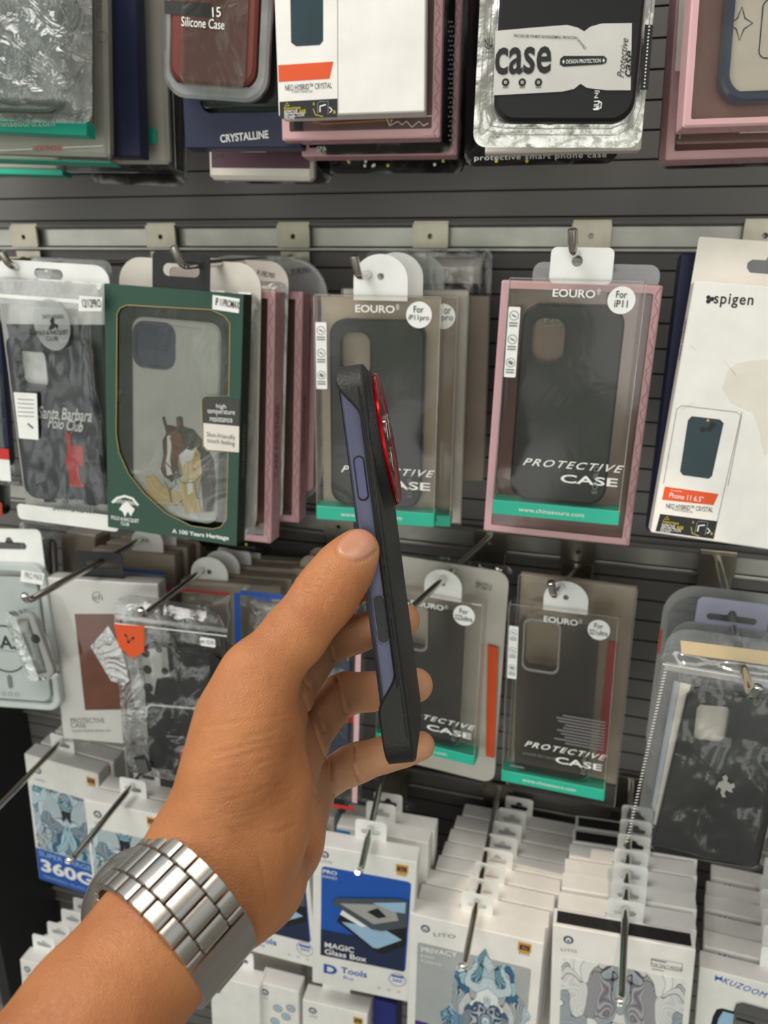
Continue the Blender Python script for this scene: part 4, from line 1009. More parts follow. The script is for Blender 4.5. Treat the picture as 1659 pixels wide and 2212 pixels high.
# ---- pouch with orange corner
K = Pack('phone_case_pouch', 'zip pouch with a black case and an orange corner, left of the hand', 'phone case', [(226, 1262), (496, 1334), (480, 1700), (288, 1676)], .194, .7, rot=(-3, 1, 3))
w, h = K.w, K.h
x0, x1 = K.px(322, 1500)[0], K.px(486, 1500)[0]; z0, z1 = K.px(400, 1668)[1], K.px(400, 1395)[1]
b = MB(); b.prism(rrect((x0+x1)/2, (z0+z1)/2, x1-x0, z1-z0, .010, 8), -.008, -.001, black, bev=.0015); b.build('phone_case', K.root)
b = MB(); Y = -.0082
b.prism(K.pts([(306, 1402), (362, 1398), (368, 1460), (340, 1464), (334, 1500), (318, 1488)], Y), Y-.0012, Y, mat('silver_plastic', 'd4d2cd', .35))
for u, v, r in ((320, 1445, 13), (322, 1484, 14), (358, 1448, 10), (345, 1402, 9), (316, 1410, 12)): b.prism(circ(*K.px(u, v, Y), r*.00034, n=20), Y-.0016, Y-.0012, ink)
b.build('camera_plate', K.root)
b = MB()
for L in ([(316, 1548), (318, 1528), (326, 1522), (424, 1530), (438, 1540), (440, 1552)],): b.strip(K.pts(L, Y), .0022, Y-.0003, inkw)
b.strip(K.pts([(360, 1590), (396, 1592)], Y), .0012, Y-.0003, grey); b.build('case_stand', K.root)
b = MB(); b.prism(K.pts([(396, 1612), (424, 1606), (440, 1640), (420, 1660), (400, 1656), (388, 1630)], Y), Y-.0008, Y, orange); K.txt(b, 'MAG', (402, 1624), (422, 1622), 8, inkw, Y-.0008); b.build('orange_badge', K.root)
pouch(K, bagm, .013, 85, crinkle=.0035, freq=55, r=.02)
b = MB(); Y = -.0150
b.prism(K.pts([(246, 1348), (312, 1352), (312, 1408), (286, 1422), (258, 1398)], Y), Y-.0004, Y, orange)
for u, v, r in ((272, 1372, 4), (278, 1386, 4.6), (288, 1378, 4.6)): b.flat(circ(*K.px(u, v, Y), r*.00031, n=12), Y-.0004, ink)
b.strip(K.pts([(273, 1372), (279, 1386), (288, 1378)], Y), .0008, Y-.0004, ink); b.build('orange_corner', K.root)
b = MB(); b.prism(K.pts([(196, 1396), (234, 1352), (262, 1400), (280, 1470), (268, 1480), (240, 1470)], Y), Y-.0004, Y, headfilm); b.build('paper_flap', K.root)
b = MB(); b.prism(rrect(*K.px(449, 1387, Y), .015, .008, .002), Y-.0006, Y, tabm); K.txt(b, 'SM S23U', (430, 1386), (466, 1388), 8, ink, Y-.0006); b.build('size_sticker', K.root)
b = MB(); b.strip(K.pts([(250, 1332), (492, 1362)], Y), .004, Y, clearw); b.strip(K.pts([(248, 1346), (490, 1374)], Y), .001, Y, tabm); b.build('zip_strip', K.root)
b = MB(); K.txt(b, 'MAGNETIC', (330, 1662), (372, 1668), 8, grey, Y); b.flat(K.pts([(288, 1636), (312, 1630), (330, 1664), (300, 1678)], Y), Y, ink)
for i in range(5): b.strip(K.pts([(292+i*5, 1640), (300+i*5, 1670)], Y), .0005, Y-.0003, grey)
b.build('print', K.root)

# ---- pouches behind the hand
K = Pack('phone_case_pouch', 'zip pouch with a blue and red border behind the hand', 'phone case', [(514, 1262), (800, 1290), (772, 1728), (530, 1700)], .14, 1.2, rot=(-3, 1, 0))
w, h = K.w, K.h
b = MB(); b.prism(rrect(w*.08, h*.40, w*.66, h*.66, .010), -.008, -.001, dkblue, bev=.0015); b.build('phone_case', K.root)
b = MB(); b.prism(K.pts([(740, 1540), (768, 1536), (770, 1552), (740, 1550)]), -.0088, -.0082, red); b.prism(rrect(w*.05, h*.52, w*.4, h*.1, .003), -.0088, -.0082, clearw); b.build('camera_print', K.root)
pouch(K, bagm, .0125, 90, crinkle=.002)
b = MB(); Y = -.014
b.strip([(-w/2+.003, h*.55), (-w/2+.003, h-.004)], .006, Y, blue); b.strip([(-w/2+.006, h-.003), (w/2-.004, h-.003)], .005, Y, blue); b.strip([(-w*.1, h-.003), (w/2-.004, h-.003)], .0045, Y-.0003, red)
b.strip([(-w/2+.003, h*.1), (-w/2+.003, h*.55)], .006, Y, pinkd); b.strip([(w/2-.003, .01), (w/2-.003, h*.9)], .005, Y, pink); b.strip([(w*.2, .003), (w/2-.003, .003)], .004, Y, red)
K.txt(b, 'Remax', (545, 1290), (590, 1296), 12, blue, Y, bold=.04); b.build('border_print', K.root)
K = Pack('phone_case_pouch', 'flat zip pouch with a red top edge behind the orange corner pouch', 'phone case', [(300, 1268), (520, 1258), (520, 1600), (310, 1600)], .131, .7, rot=(-3, 1, 3))
pouch(K, bagm, .006, 92, crinkle=.001); b = MB(); b.strip([(-K.w*.3, K.h-.002), (K.w/2-.004, K.h-.002)], .0025, -.010, red); K.txt(b, 'R.Series', (300, 1270), (350, 1264), 8, blue, -.010); b.strip([(-K.w/2+.003, K.h*.8), (-K.w/2+.003, K.h)], .005, -.01, blue); b.build('border_print', K.root)
b = MB(); b.prism(rrect(0, K.h*.4, K.w*.75, K.h*.7, .01), -.0045, -.001, greyw, bev=.001); b.build('phone_case', K.root)

# ---- rows of round tabbed boxes seen from above, left part of the third row
def tabrow(label, corners, d, n, step, carton, tab, tabp, rpx, group, rot=(-3, 0, 3)):
    K = Pack('phone_case_box', label.replace('#', 'front one'), 'phone case', corners, d, 1, rot)
    b = MB(); b.box(-K.w/2, K.w/2, 0, .017, 0, K.h, carton, c=.0008); b.build('carton', K.root)
    round_tab(K, tabp[0], tabp[1], rpx, .006, m=tab)
    names = ['second one', 'third one', 'fourth one', 'fifth one', 'rearmost one']
    dup_behind(K, n, step, [label.replace('#', names[i]) for i in range(n-1)], group); return K
tabrow('brown box with round white tab above the brown picture box, # in row', [(200, 1195), (384, 1190), (384, 1560), (215, 1560)], .125, 3, (.004, .0215, .002), kraft, tabm, (318, 1172), 34, 'round tabbed boxes above the brown picture box')
K = tabrow('brown box with round white tab above the orange corner pouch, # in row', [(392, 1262), (618, 1258), (600, 1560), (400, 1560)], .128, 4, (.004, .0215, .002), kraft, tabm, (452, 1240), 40, 'round tabbed boxes above the orange corner pouch')
hq = K.px(438, 1232, .006); hook_through(K, (hq[0], .006, hq[1]), (308, 1331), 'long display hook above the pouch with the orange corner', 1, rise=0)
K = Pack('phone_case_box', 'grey carton with a blue top edge behind the black hang tab', 'phone case', [(240, 1240), (356, 1236), (350, 1560), (250, 1560)], .151, .7, rot=(-3, 1, 6))
b = MB(); b.box(-K.w/2, K.w/2, 0, .010, 0, K.h, grey, c=.0008); b.box(-K.w/2+.01, K.w/2, .001, .009, K.h, K.h+.0008, blue, c=.0002); b.build('carton', K.root)
K = Pack('phone_case_pouch', 'clear hanging pouch at the back beside the dark side panel', 'phone case', [(44, 1128), (134, 1130), (140, 1330), (50, 1330)], .11, 1, rot=(-3, 0, 3))
pouch(K, bagm, .010, 95); b = MB(); b.prism(rrect(0, K.h*.45, K.w*.8, K.h*.8, .006), -.006, -.001, greyw, bev=.001); b.build('phone_case', K.root)
K = Pack('phone_case_box', 'brown carton with a pale lid beside the back pouch', 'phone case', [(132, 1160), (212, 1158), (208, 1420), (140, 1420)], .10, 1, rot=(-3, 0, 3))
b = MB(); b.box(-K.w/2, K.w/2, 0, .03, 0, K.h, kraft, c=.0008); b.box(-K.w*.4, K.w*.45, .004, .022, K.h, K.h+.003, offw, c=.0006); b.build('carton', K.root)
tabrow('short brown carton right of the hand row, # in its row', [(630, 1228), (724, 1236), (712, 1500), (630, 1500)], .075, 2, (.003, .0215, .002), kraft, kraft, (672, 1222), 24, 'short brown cartons behind the thumb')

# ---- S22ultra and S21ultra
K = eouro('third row clear case box just right of the fingertips', [(815, 1268), (1042, 1308), (1025, 1655), (812, 1600)], .13, 'S22ultra', case=smokemat, small=False, tabpx=(957, 1266, 41), card=False)
A = K; rot = [math.degrees(a) for a in A.rot]
K = Pack('phone_case_pouch', 'rounded pouch with an orange stripe behind the clear box by the fingertips', 'phone case', [(830, 1194), (1100, 1242), (1066, 1690), (820, 1640)], .105, .5, rot=rot)
w, h = K.w, K.h
b = MB(); b.prism(rrect(0, h/2, w, h, .012, 6), .002, .003, offw); b.build('backing_sheet', K.root)
b = MB(); b.prism(K.pts([(1054, 1392), (1076, 1398), (1068, 1636), (1050, 1632)]), -.0012, -.0006, orange); K.txt(b, 'SM S22 U', (1028, 1262), (1062, 1270), 14, ink, -.0008); b.build('orange_stripe', K.root)
pouch(K, sleevef, .0, 97, name='clear_front', ybase=.001, crinkle=.0005)
K = Pack('phone_case_pouch', 'crinkled clear bag at the back above the clear box by the fingertips', 'phone case', [(890, 1188), (1110, 1230), (1090, 1560), (880, 1540)], .075, .5, rot=rot)
pouch(K, bagm, .014, 99, crinkle=.004, freq=70)
K = eouro('third row clear case box with small grey print lines, right of the orange stripe', [(1101, 1302), (1334, 1335), (1307, 1730), (1081, 1685)], .135, 'S21ultra', case=smokemat, small=True, tabpx=(1222, 1296, 49))
rot = [math.degrees(a) for a in K.rot]
K = Pack('phone_case_box', 'grey backed clear box behind the one with small print lines', 'phone case', [(1118, 1240), (1384, 1272), (1322, 1742), (1095, 1700)], .108, .5, rot=rot)
shell(K, 0, .012, clear); b = MB(); b.box(-K.w/2+.001, K.w/2-.001, .008, .0105, .02, K.h-.001, kraft, c=.0004); b.box(K.w*.30, K.w*.38, .0068, .0072, K.h*.2, K.h*.75, red, c=.0001); b.build('card_insert', K.root)

# ---- black case with silver emblem
K = Pack('phone_case_pouch', 'clear zip pouch with a black case and a silver horse emblem at the lower right', 'phone case', [(1440, 1388), (1742, 1438), (1658, 1890), (1350, 1825)], .215, 2)
w, h = K.w, K.h
x0, z1 = K.px(1490, 1492, -.007); x1, z0 = K.px(1625, 1870, -.007); x1 = x0+.088
cl = K.px(1500, 1522, -.008); cr_ = K.px(1574, 1606, -.008)
al = (K.px(1420, 1840)[0])
KC = (x0, x1)
b = MB(); o = [K.px(*p, -.007) for p in [(1500, 1490), (1700, 1512), (1715, 1530), (1640, 1868), (1622, 1876), (1420, 1842), (1408, 1826), (1484, 1502)]]
ho = [K.px(*p, -.007) for p in [(1512, 1521), (1570, 1526), (1577, 1534), (1566, 1600), (1556, 1608), (1505, 1602), (1498, 1592), (1505, 1528)]]
b.prism(o[::-1], -.008, -.001, mat('glossy_black_rubber', '18171a', .28, coat=.2), [ho], bev=.0014); b.prism(ho, -.003, -.0015, offw); b.build('phone_case', K.root)
b = MB(); Y = -.0084
em = [(1546, 1700), (1552, 1688), (1562, 1684), (1560, 1676), (1568, 1672), (1572, 1678), (1570, 1686), (1578, 1692), (1585, 1690), (1587, 1698), (1580, 1702), (1582, 1710), (1574, 1708), (1568, 1704), (1564, 1712), (1568, 1720), (1560, 1720), (1556, 1710), (1558, 1702), (1550, 1698), (1548, 1706)]
b.prism([K.px(*p, Y) for p in em], Y-.0014, Y, mat('silver_plastic', 'd4d2cd', .35)); b.build('emblem', K.root)
pouch(K, calm, .0125, 101, crinkle=.003, freq=45, r=.012)
b = MB(); Y = -.0148; zz = K.px(1445, 1440)[1]
b.strip(K.pts([(1436, 1438), (1720, 1486)], Y), .006, Y, clearw); b.strip(K.pts([(1432, 1434), (1720, 1482)], Y), .001, Y, tabm)
for k in range(60):
    a = K.px(1436-86*k/60, 1440+384*k/60, Y); b.strip([a, (a[0]+.002, a[1]+.0008)], .0006, Y, tabm)
b.build('zip_strip', K.root)
b = MB(); b.prism(K.pts([(1470, 1384), (1760, 1420), (1756, 1450), (1472, 1412)], -.004), -.004, -.0034, mat('straw_card', 'd9c39c', .5)); b.build('header_card', K.root)
b = MB(); b.prism(K.pts([(1456, 1470), (1484, 1480), (1420, 1770), (1408, 1740)], -.002), -.002, -.0012, mat('pale_blue_card', 'b7c0cb', .5)); b.prism(K.pts([(1470, 1475), (1492, 1480), (1424, 1790), (1412, 1778)], -.0035), -.0035, -.0026, offw); b.build('paper_insert', K.root)
rot = [math.degrees(a) for a in K.rot]
for i, (lab, cs, d) in enumerate((('rounded clear pouch right behind the silver emblem pouch', [(1446, 1350), (1742, 1400), (1662, 1830), (1372, 1780)], .185),
                                  ('milky rounded pouch second behind the silver emblem pouch', [(1452, 1332), (1740, 1380), (1668, 1760), (1396, 1730)], .158))):
    K = Pack('phone_case_pouch', lab, 'phone case', cs, d, .5, rot=rot); b = MB(); b.prism(rrect(0, K.h/2, K.w, K.h, .016, 8), 0, .001, clearw); b.prism(rrect(0, K.h*.45, K.w*.82, K.h*.7, .01), .0012, .008, mat('lavender_case', 'a9acc2', .4), bev=.001); b.build('pouch', K.root)
    if i == 1:
        b = MB(); a = K.px(1508, 1292, .002); c = K.px(1665, 1310, .002); b.prism(rrect((a[0]+c[0])/2, K.h-.004+.5*(a[1]-K.h+.004), c[0]-a[0], a[1]-K.h+.008, .005, 5), .0012, .0022, mat('lavender_plastic', 'b4b4cc', .4), [slot_hole((a[0]+c[0])/2, a[1]-.012, .036, .008)]); b.build('hang_tab', K.root)
K = Pack('phone_case_pouch', 'ribbed grey rounded pouch at the back, with an orange edge, by the right edge', 'phone case', [(1426, 1250), (1730, 1298), (1660, 1700), (1405, 1640)], .125, .5, rot=rot)
b = MB(); b.prism(rrect(0, K.h/2, K.w, K.h, .026, 8), 0, .0012, grey); b.prism(rrect(-.001, K.h/2-.002, K.w-.012, K.h-.014, .02, 8), -.0014, 0, clearw)
b.strip([(-K.w/2+.001, K.h*.62), (-K.w/2+.001, K.h*.75)], .0016, -.0002, orange); b.build('pouch', K.root)
K = Pack('phone_case_pouch', 'clear pouch corner cut by the right edge beside the black case', 'phone case', [(1665, 1600), (1800, 1620), (1790, 1890), (1632, 1870)], .15, 1.2, rot=(-8, 4, 6))
pouch(K, bagm, .010, 104, crinkle=.003, freq=60)

# ================================================================== BOTTOM ROW: white glass protector boxes
ORD = ['front one', 'second one', 'third one', 'fourth one', 'fifth one', 'sixth one', 'seventh one', 'eighth one', 'ninth one']


def gear(b, c, r, m, y=0.0):
    """round toothed maker's mark"""
    o = []
    for i in range(48):
        a = 2*math.pi*i/48; o.append((c[0]+r*(1.0 if (i//2) % 2 else .84)*math.cos(a), c[1]+r*(1.0 if (i//2) % 2 else .84)*math.sin(a)))
    b.flat(o, y, m); b.flat(circ(c[0], c[1], r*.55, n=20), y-.0003, inkw)
    b.flat([(c[0]-r*.35, c[1]+r*.25), (c[0]-r*.1, c[1]-r*.35), (c[0]+r*.1, c[1]-r*.35), (c[0]+r*.35, c[1]+r*.25), (c[0], c[1]-.0*r)], y-.0006, m)


def badge(b, c, r, y=0.0):
    """gold and navy warranty badge"""
    b.flat([(c[0]-r, c[1]+r*1.1), (c[0]-r, c[1]-r*.5), (c[0]-r*.7, c[1]-r*.9), (c[0]+r*.7, c[1]-r*.9), (c[0]+r, c[1]-r*.5), (c[0]+r, c[1]+r*1.1)], y, gold)
    b.flat(rrect(c[0], c[1]+r*.2, r*1.5, r*.9, r*.1, 2), y-.0003, dkblue); b.text('9H', (c[0]-r*.4, c[1]+r*.2), (c[0]+r*.4, c[1]+r*.2), r*.6, gold, y-.0006)
    for i in range(5): b.strip([(c[0]-r*.7+r*.35*i, c[1]-r*.9), (c[0]-r*.7+r*.35*i, c[1]-r*1.25)], r*.12, y, dkblue)


def glassbox(label, corners, d, tab, rot=None, sig=2.0, th=.0198, tabw=.030, tabh=.021):
    K = Pack('glass_protector_box', label, 'screen protector box', corners, d, sig, rot); b = MB()
    b.box(-K.w/2, K.w/2, 0, th, 0, K.h, white, c=.0007)
    K.tab = lambda: euro_tab(K.root, K.px(tab[0], tab[1], th-.0012)[0], K.h-.003, tabw, tabh+.003, th-.0012)
    K.hole = (K.px(tab[0], tab[1], th-.0012)[0], th-.0012, K.h+.0095)
    return K, b


def swirl(K, name, cols, rect, y=0.0, sc=38.0, shape=None, line=.016, wave=.14):
    """artwork panel; rect (x0, x1, z0, z1) in the box's own frame"""
    x0, x1, z0, z1 = rect; m = art(name, cols, (x0+x1)/2, z0, sc, line, wave=wave)
    b = MB(); b.prism(shape or rrect((x0+x1)/2, (z0+z1)/2, x1-x0, z1-z0, .004, 4), y-.0004, y-.0001, m); return b.build('artwork', K.root)


LION = ['f2f4f4', '3d4c63', '7fb6c9', 'e3e9ea', '2f7fb0', '1f2f4c', 'd7dde0', '5fa3bd', 'f4f5f5']
# ---- long row with the privacy box in front
K, b = glassbox('white PRIVACY glass box with lion artwork on a grey panel, # of the long row', [(888, 1970), (1173, 2041), (1140, 2440), (872, 2368)], .195, (1030, 1960), sig=2)
w, h = K.w, K.h
c = K.px(919, 2006); gear(b, c, .0045, dkblue); K.txt(b, 'LITO', (937, 2018), (984, 2023), 9, inkg)
p0 = K.px(902, 2034); p1 = K.px(1148, 2090)
b.prism([p for p in rrect((p0[0]+p1[0])/2, (p0[1]+.008)/2, p1[0]-p0[0], p0[1]-.008, .003, 4)], -.0002, 0, mat('silver_print', 'aeb1b2', .4))
K.txt(b, 'PRIVACY', (910, 2050), (988, 2062), 13, inkw, -.0003, bold=.02); K.txt(b, 'Film', (910, 2064), (938, 2068), 8, inkw, -.0003); K.txt(b, 'Glass', (909, 2074), (953, 2082), 8, inkw, -.0003)
badge(b, K.px(1133, 2049), .006)
b.build('carton', K.root)
xa, xb = K.px(962, 2130)[0], K.px(1150, 2130)[0]; zt = K.px(1080, 2072)[1]
mane = []
for k, a in enumerate(np.linspace(math.pi*1.5, -math.pi*.5, 30)):
    r = 1.0+.10*((k % 3)-1); mane.append(((xa+xb)/2+(xb-xa)/2*r*math.cos(a), zt*.5+.004+(zt*.5-.004)*r*math.sin(a)))
swirl(K, 'lion_print', LION, (xa, xb, .006, zt), -.0003, 42.0, shape=mane[::-1])
b = MB(); b.box(K.px(900, 2100)[0]-.0, K.px(930, 2100)[0], -.0008, -.0002, .012, K.px(910, 2206)[1], mat('violet_ink', '4b2d7a', .4), c=.0002); b.build('violet_label', K.root)
K.tab()
base = 'white glass protector box in the long row behind the PRIVACY box, # from the front'
dup_behind(K, 8, (.003, .0213, .0), [base.replace('#', s_.split()[0]) for s_ in ORD[1:8]], 'white glass boxes in the long row', jit=.0015)
hook_through(K, K.hole, (1002, 2092), 'display hook through the long row of privacy glass boxes', 2)
K.root['label'] = 'white PRIVACY glass box with blue lion artwork on a grey panel'

# ---- row with the pale swirl artwork
PALE = ['dfe0df', 'f1f1f0', 'b9bcc0', '8d9aa6', 'e9e7e4', '6c6a76', 'f0efee', 'a9b9c4', 'd9d3cf']
K, b = glassbox('white glass box with pale grey swirl artwork and an open dark top', [(1196, 1993), (1501, 2056), (1468, 2440), (1180, 2380)], .205, (1350, 1980), sig=2)
w, h = K.w, K.h
c = K.px(1228, 2030); gear(b, c, .0045, dkblue); K.txt(b, 'LITO', (1212, 2050), (1246, 2055), 7, inkg)
c = K.px(1440, 2084); b.strip(rrect(c[0], c[1], .0245, .0085, .001, 3), .0004, 0, inkg, closed=True); K.txt(b, 'FOR ONLY PHONE', (1406, 2082), (1474, 2094), 10, inkg); b.strip(K.pts([(1406, 2072), (1440, 2079)]), .0012, 0, inkg); b.strip(K.pts([(1408, 2092), (1434, 2097)]), .0008, 0, inkg)
b.build('carton', K.root)
swirl(K, 'pale_swirl_print', PALE, (K.px(1212, 2110)[0], K.px(1482, 2120)[0], .006, K.px(1345, 2090)[1]), 0, 36.0, line=.013, wave=.05)
K.tab(); hook_through(K, K.hole, (1342, 2168), 'display hook through the box with the pale swirl artwork', 2)
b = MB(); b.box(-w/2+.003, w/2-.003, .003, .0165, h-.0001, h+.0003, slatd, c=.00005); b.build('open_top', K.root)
base = 'glass protector box in the row behind the pale swirl artwork box, # from the front'
cps = dup_behind(K, 7, (.0022, .0218, .0), [base.replace('#', s_.split()[0]) for s_ in ORD[1:7]], 'white glass boxes behind the swirl artwork box', jit=.0015)
for i, c in enumerate(cps):
    if i not in (4, 5):
        for ch in list(c.children):
            if ch.name.startswith('open_top'): bpy.data.objects.remove(ch)

# ---- right edge row
K, b = glassbox('white glass box with a phone picture at the lower right corner', [(1518, 2080), (1800, 2172), (1770, 2480), (1480, 2400)], .19, (1688, 2052), sig=1.5)
w, h = K.w, K.h
K.txt(b, 'KUZOOM', (1564, 2117), (1655, 2150), 17, blue, 0, shear=.3, spacing=1.15); b.flat(K.pts([(1545, 2106), (1553, 2112), (1561, 2109), (1560, 2120), (1552, 2115), (1544, 2118)]), 0, blue)
b.build('carton', K.root)
b = MB(); b.flat(K.pts([(1540, 2195), (1548, 2180), (1560, 2178), (1800, 2240), (1800, 2420), (1500, 2360)]), 0, ink); b.flat(K.pts([(1552, 2200), (1562, 2184), (1800, 2246), (1800, 2410), (1520, 2350)]), -.0003, skyb)
b.prism(K.pts([(1586, 2185), (1592, 2168), (1604, 2166), (1800, 2220), (1800, 2380), (1570, 2320)]), -.0010, -.0006, smokemat); b.strip(K.pts([(1586, 2185), (1592, 2168), (1604, 2166), (1800, 2220)], -.001), .0008, -.0011, ink); b.strip(K.pts([(1590, 2200), (1630, 2212)], -.001), .002, -.0011, ink); b.build('phone_picture', K.root)
K.tab()
base = 'white glass protector box in the row at the right edge, # from the front'
dup_behind(K, 6, (.0018, .0235, .0), [base.replace('#', s_.split()[0]) for s_ in ORD[1:6]], 'white glass boxes at the right edge', jit=.002)

# ---- blue magic glass box
def magic(label, corners, d, tab, extra=True):
    K, b = glassbox(label, corners, d, tab, sig=1.5)
    w, h = K.w, K.h
    gear(b, (-w*.385, h*.945), .0043, dkblue); b.text('LITO', (-w*.43, h*.90), (-w*.31, h*.90), .003, inkg)
    badge(b, (w*.36, h*.935), .0058)
    b.flat(rrect(0.002, h*.545, w*.87, h*.64, .004, 5), 0, blue)
    b.flat([(-w*.415, h*.228), (w*.44, h*.228), (w*.44, h*.60), (-w*.05, h*.42), (-w*.415, h*.42)], -.0003, dkblue)
    b.text('PRO', (-w*.40, h*.835), (-w*.26, h*.835), .0046, inkw, -.0003, bold=.03); b.text('NANO', (-w*.40, h*.80), (-w*.26, h*.80), .0036, inkw, -.0003)
    b.text('MAGIC', (-w*.37, h*.315), (-w*.07, h*.315), .0072, inkw, -.0006, bold=.03); b.text('Glass Box', (-w*.37, h*.265), (w*.06, h*.265), .0072, inkw, -.0006, bold=.03)
    b.text('D', (-w*.38, h*.13), (-w*.24, h*.13), .0125, blue, 0, bold=.07); b.text('Tools', (-w*.20, h*.145), (w*.07, h*.145), .0082, blue, 0, bold=.03); b.text('Pro', (-w*.17, h*.09), (-w*.07, h*.09), .0045, blue)
    b.strip(circ(w*.38, h*.155, w*.085, n=24), .0006, 0, blue, closed=True); b.text('360', (w*.33, h*.15), (w*.43, h*.15), .004, blue); b.strip([(w*.32, h*.18), (w*.44, h*.18)], .0026, 0, blue)
    for k in range(3): b.strip(circ(w*(.20+.1*k), h*.065, .0014, n=10), .0004, 0, inkg, closed=True)
    b.build('carton', K.root)
    b = MB()
    b.prism([(-w*.25, h*.50), (w*.15, h*.33), (w*.22, h*.33), (w*.44, h*.42), (w*.44, h*.60), (-w*.22, h*.55)][::1], -.0008, -.0004, ink); b.flat([(-w*.20, h*.505), (w*.12, h*.365), (w*.17, h*.365), (w*.40, h*.46), (w*.2, h*.52)], -.0009, skyb)
    b.flat([(-w*.22, h*.56), (w*.0, h*.50), (w*.1, h*.52), (-w*.18, h*.62)], -.0012, inkw)
    b.prism([(-w*.30, h*.63), (w*.10, h*.50), (w*.20, h*.50), (w*.44, h*.56), (w*.44, h*.74), (w*.34, h*.745), (-w*.26, h*.67)], -.0018, -.0012, mat('graphite_print', '4e555d', .35)); b.flat([(-w*.22, h*.64), (w*.12, h*.54), (w*.36, h*.60), (w*.30, h*.70)], -.0019, grey)
    b.flat([(w*.05, h*.62), (w*.16, h*.59), (w*.24, h*.61), (w*.15, h*.66)], -.0022, ink); b.flat([(w*.10, h*.69), (w*.42, h*.735), (w*.42, h*.66), (w*.30, h*.655)], -.0022, skyb); b.build('phone_picture', K.root)
    K.tab(); return K


K = magic('white glass box with a blue panel and phone picture, centre bottom', [(669, 1826), (911, 1862), (872, 2160), (681, 2126)], .195, (800, 1820)); hook_through(K, K.hole, (778, 1886), 'display hook through the centre blue panelled glass box', 2)
rot = [math.degrees(a) for a in K.rot]
K = magic('blue panelled glass box half hidden behind the wrist', [(452, 1806), (668, 1840), (680, 2098), (500, 2036)], .178, (560, 1790))
cols = ('1f7fb8', None, None)
for i, (lab, cs, d, tb) in enumerate((('white glass box with a blue end right behind the centre blue panelled box', [(720, 1786), (935, 1820), (905, 2100), (735, 2060)], .150, (822, 1780)),
                                      ('white glass box third in the row of the centre blue panelled box', [(738, 1768), (948, 1790), (920, 2060), (748, 2020)], .125, (838, 1745)))):
    K, b = glassbox(lab, cs, d, tb, sig=1.2, rot=(-1, 0, 1)); b.box(-K.w/2-.0003, -K.w/2+.014, -.0003, .0, K.h-.022, K.h-.004, mat('bright_blue_ink', '1f86bd', .4), c=.0001); b.build('carton', K.root); K.tab()
K = Pack('phone_case_pouch', 'clear bag standing up behind the row of blue panelled boxes', 'phone case', [(735, 1716), (900, 1730), (890, 1900), (740, 1880)], .088, 1, rot=(-2, 0, 1))
pouch(K, bagm, .008, 120); b = MB(); b.prism(rrect(0, K.h*.45, K.w*.8, K.h*.7, .005), -.005, -.001, skyb, bev=.001); b.build('phone_case', K.root)
K, b = glassbox('white glass box at the very back, left of the long row', [(640, 1752), (726, 1762), (716, 2000), (640, 1990)], .12, (690, 1745), sig=1, rot=(-1, 0, 1)); b.build('carton', K.root); K.tab()
K, b = glassbox('white glass box between the palm and the blue panelled box', [(560, 1790), (700, 1806), (690, 2040), (570, 2020)], .145, (640, 1780), sig=1, rot=(-1, 0, 1)); b.build('carton', K.root); K.tab()

# ---- lion boxes at left
def lion(label, corners, d, tab, sig=1.5, rot=None):
    K, b = glassbox(label, corners, d, tab, sig=sig, rot=rot)
    w, h = K.w, K.h
    gear(b, (-w*.33, h*.90), .0048, dkblue); b.text('LITO', (-w*.38, h*.83), (-w*.25, h*.83), .0032, inkg); badge(b, (w*.40, h*.93), .0055)
    b.flat([(-w*.5+.001, .001), (w*.5-.001, .001), (w*.5-.001, h*.27), (-w*.5+.001, h*.27)], 0, blue)
    b.text('SUPER LARGE', (-w*.45, h*.235), (w*.30, h*.235), .0075, skyb, -.0003, bold=.02); b.text('360G', (-w*.44, h*.14), (w*.32, h*.14), .020, inkw, -.0003, bold=.06); b.text('TEMPERED GLASS 3D', (-w*.43, h*.045), (w*.3, h*.045), .004, skyb, -.0003)
    b.build('carton', K.root)
    swirl(K, 'blue_lion_print_%d' % (sig*10), LION, (-w*.46, w*.48, h*.275, h*.78), 0, 40.0); K.tab(); return K


K1 = lion('white and blue lion artwork box by the dark side panel', [(41, 1627), (222, 1674), (222, 1944), (96, 1901)], .150, (136, 1622), 1.5)
K2 = lion('lion artwork box overlapping in front of the first one, left of the watch', [(174, 1728), (352, 1760), (352, 2010), (214, 1980)], .195, (288, 1712), 1.6)
hook_through(K1, K1.hole, (-70, 1812), 'long display hook through the rear lion box by the dark side panel', 2); hook_through(K2, K2.hole, (152, 1862), 'long display hook through the front lion box by the watch', 2)
base = 'white glass box behind the lion artwork boxes, # from the front'
for K, n, grp, nm in ((K1, 3, 'boxes behind the rear lion box', 'rear lion box'), (K2, 2, 'boxes behind the overlapping lion box', 'overlapping lion box')):
    dup_behind(K, n, (.004, .0213, .001) if K is K1 else (.004, .0213, .001), ['lion artwork box behind the %s, %s from the front' % (nm, s_.split()[0]) for s_ in ORD[1:n]], grp, jit=.001)

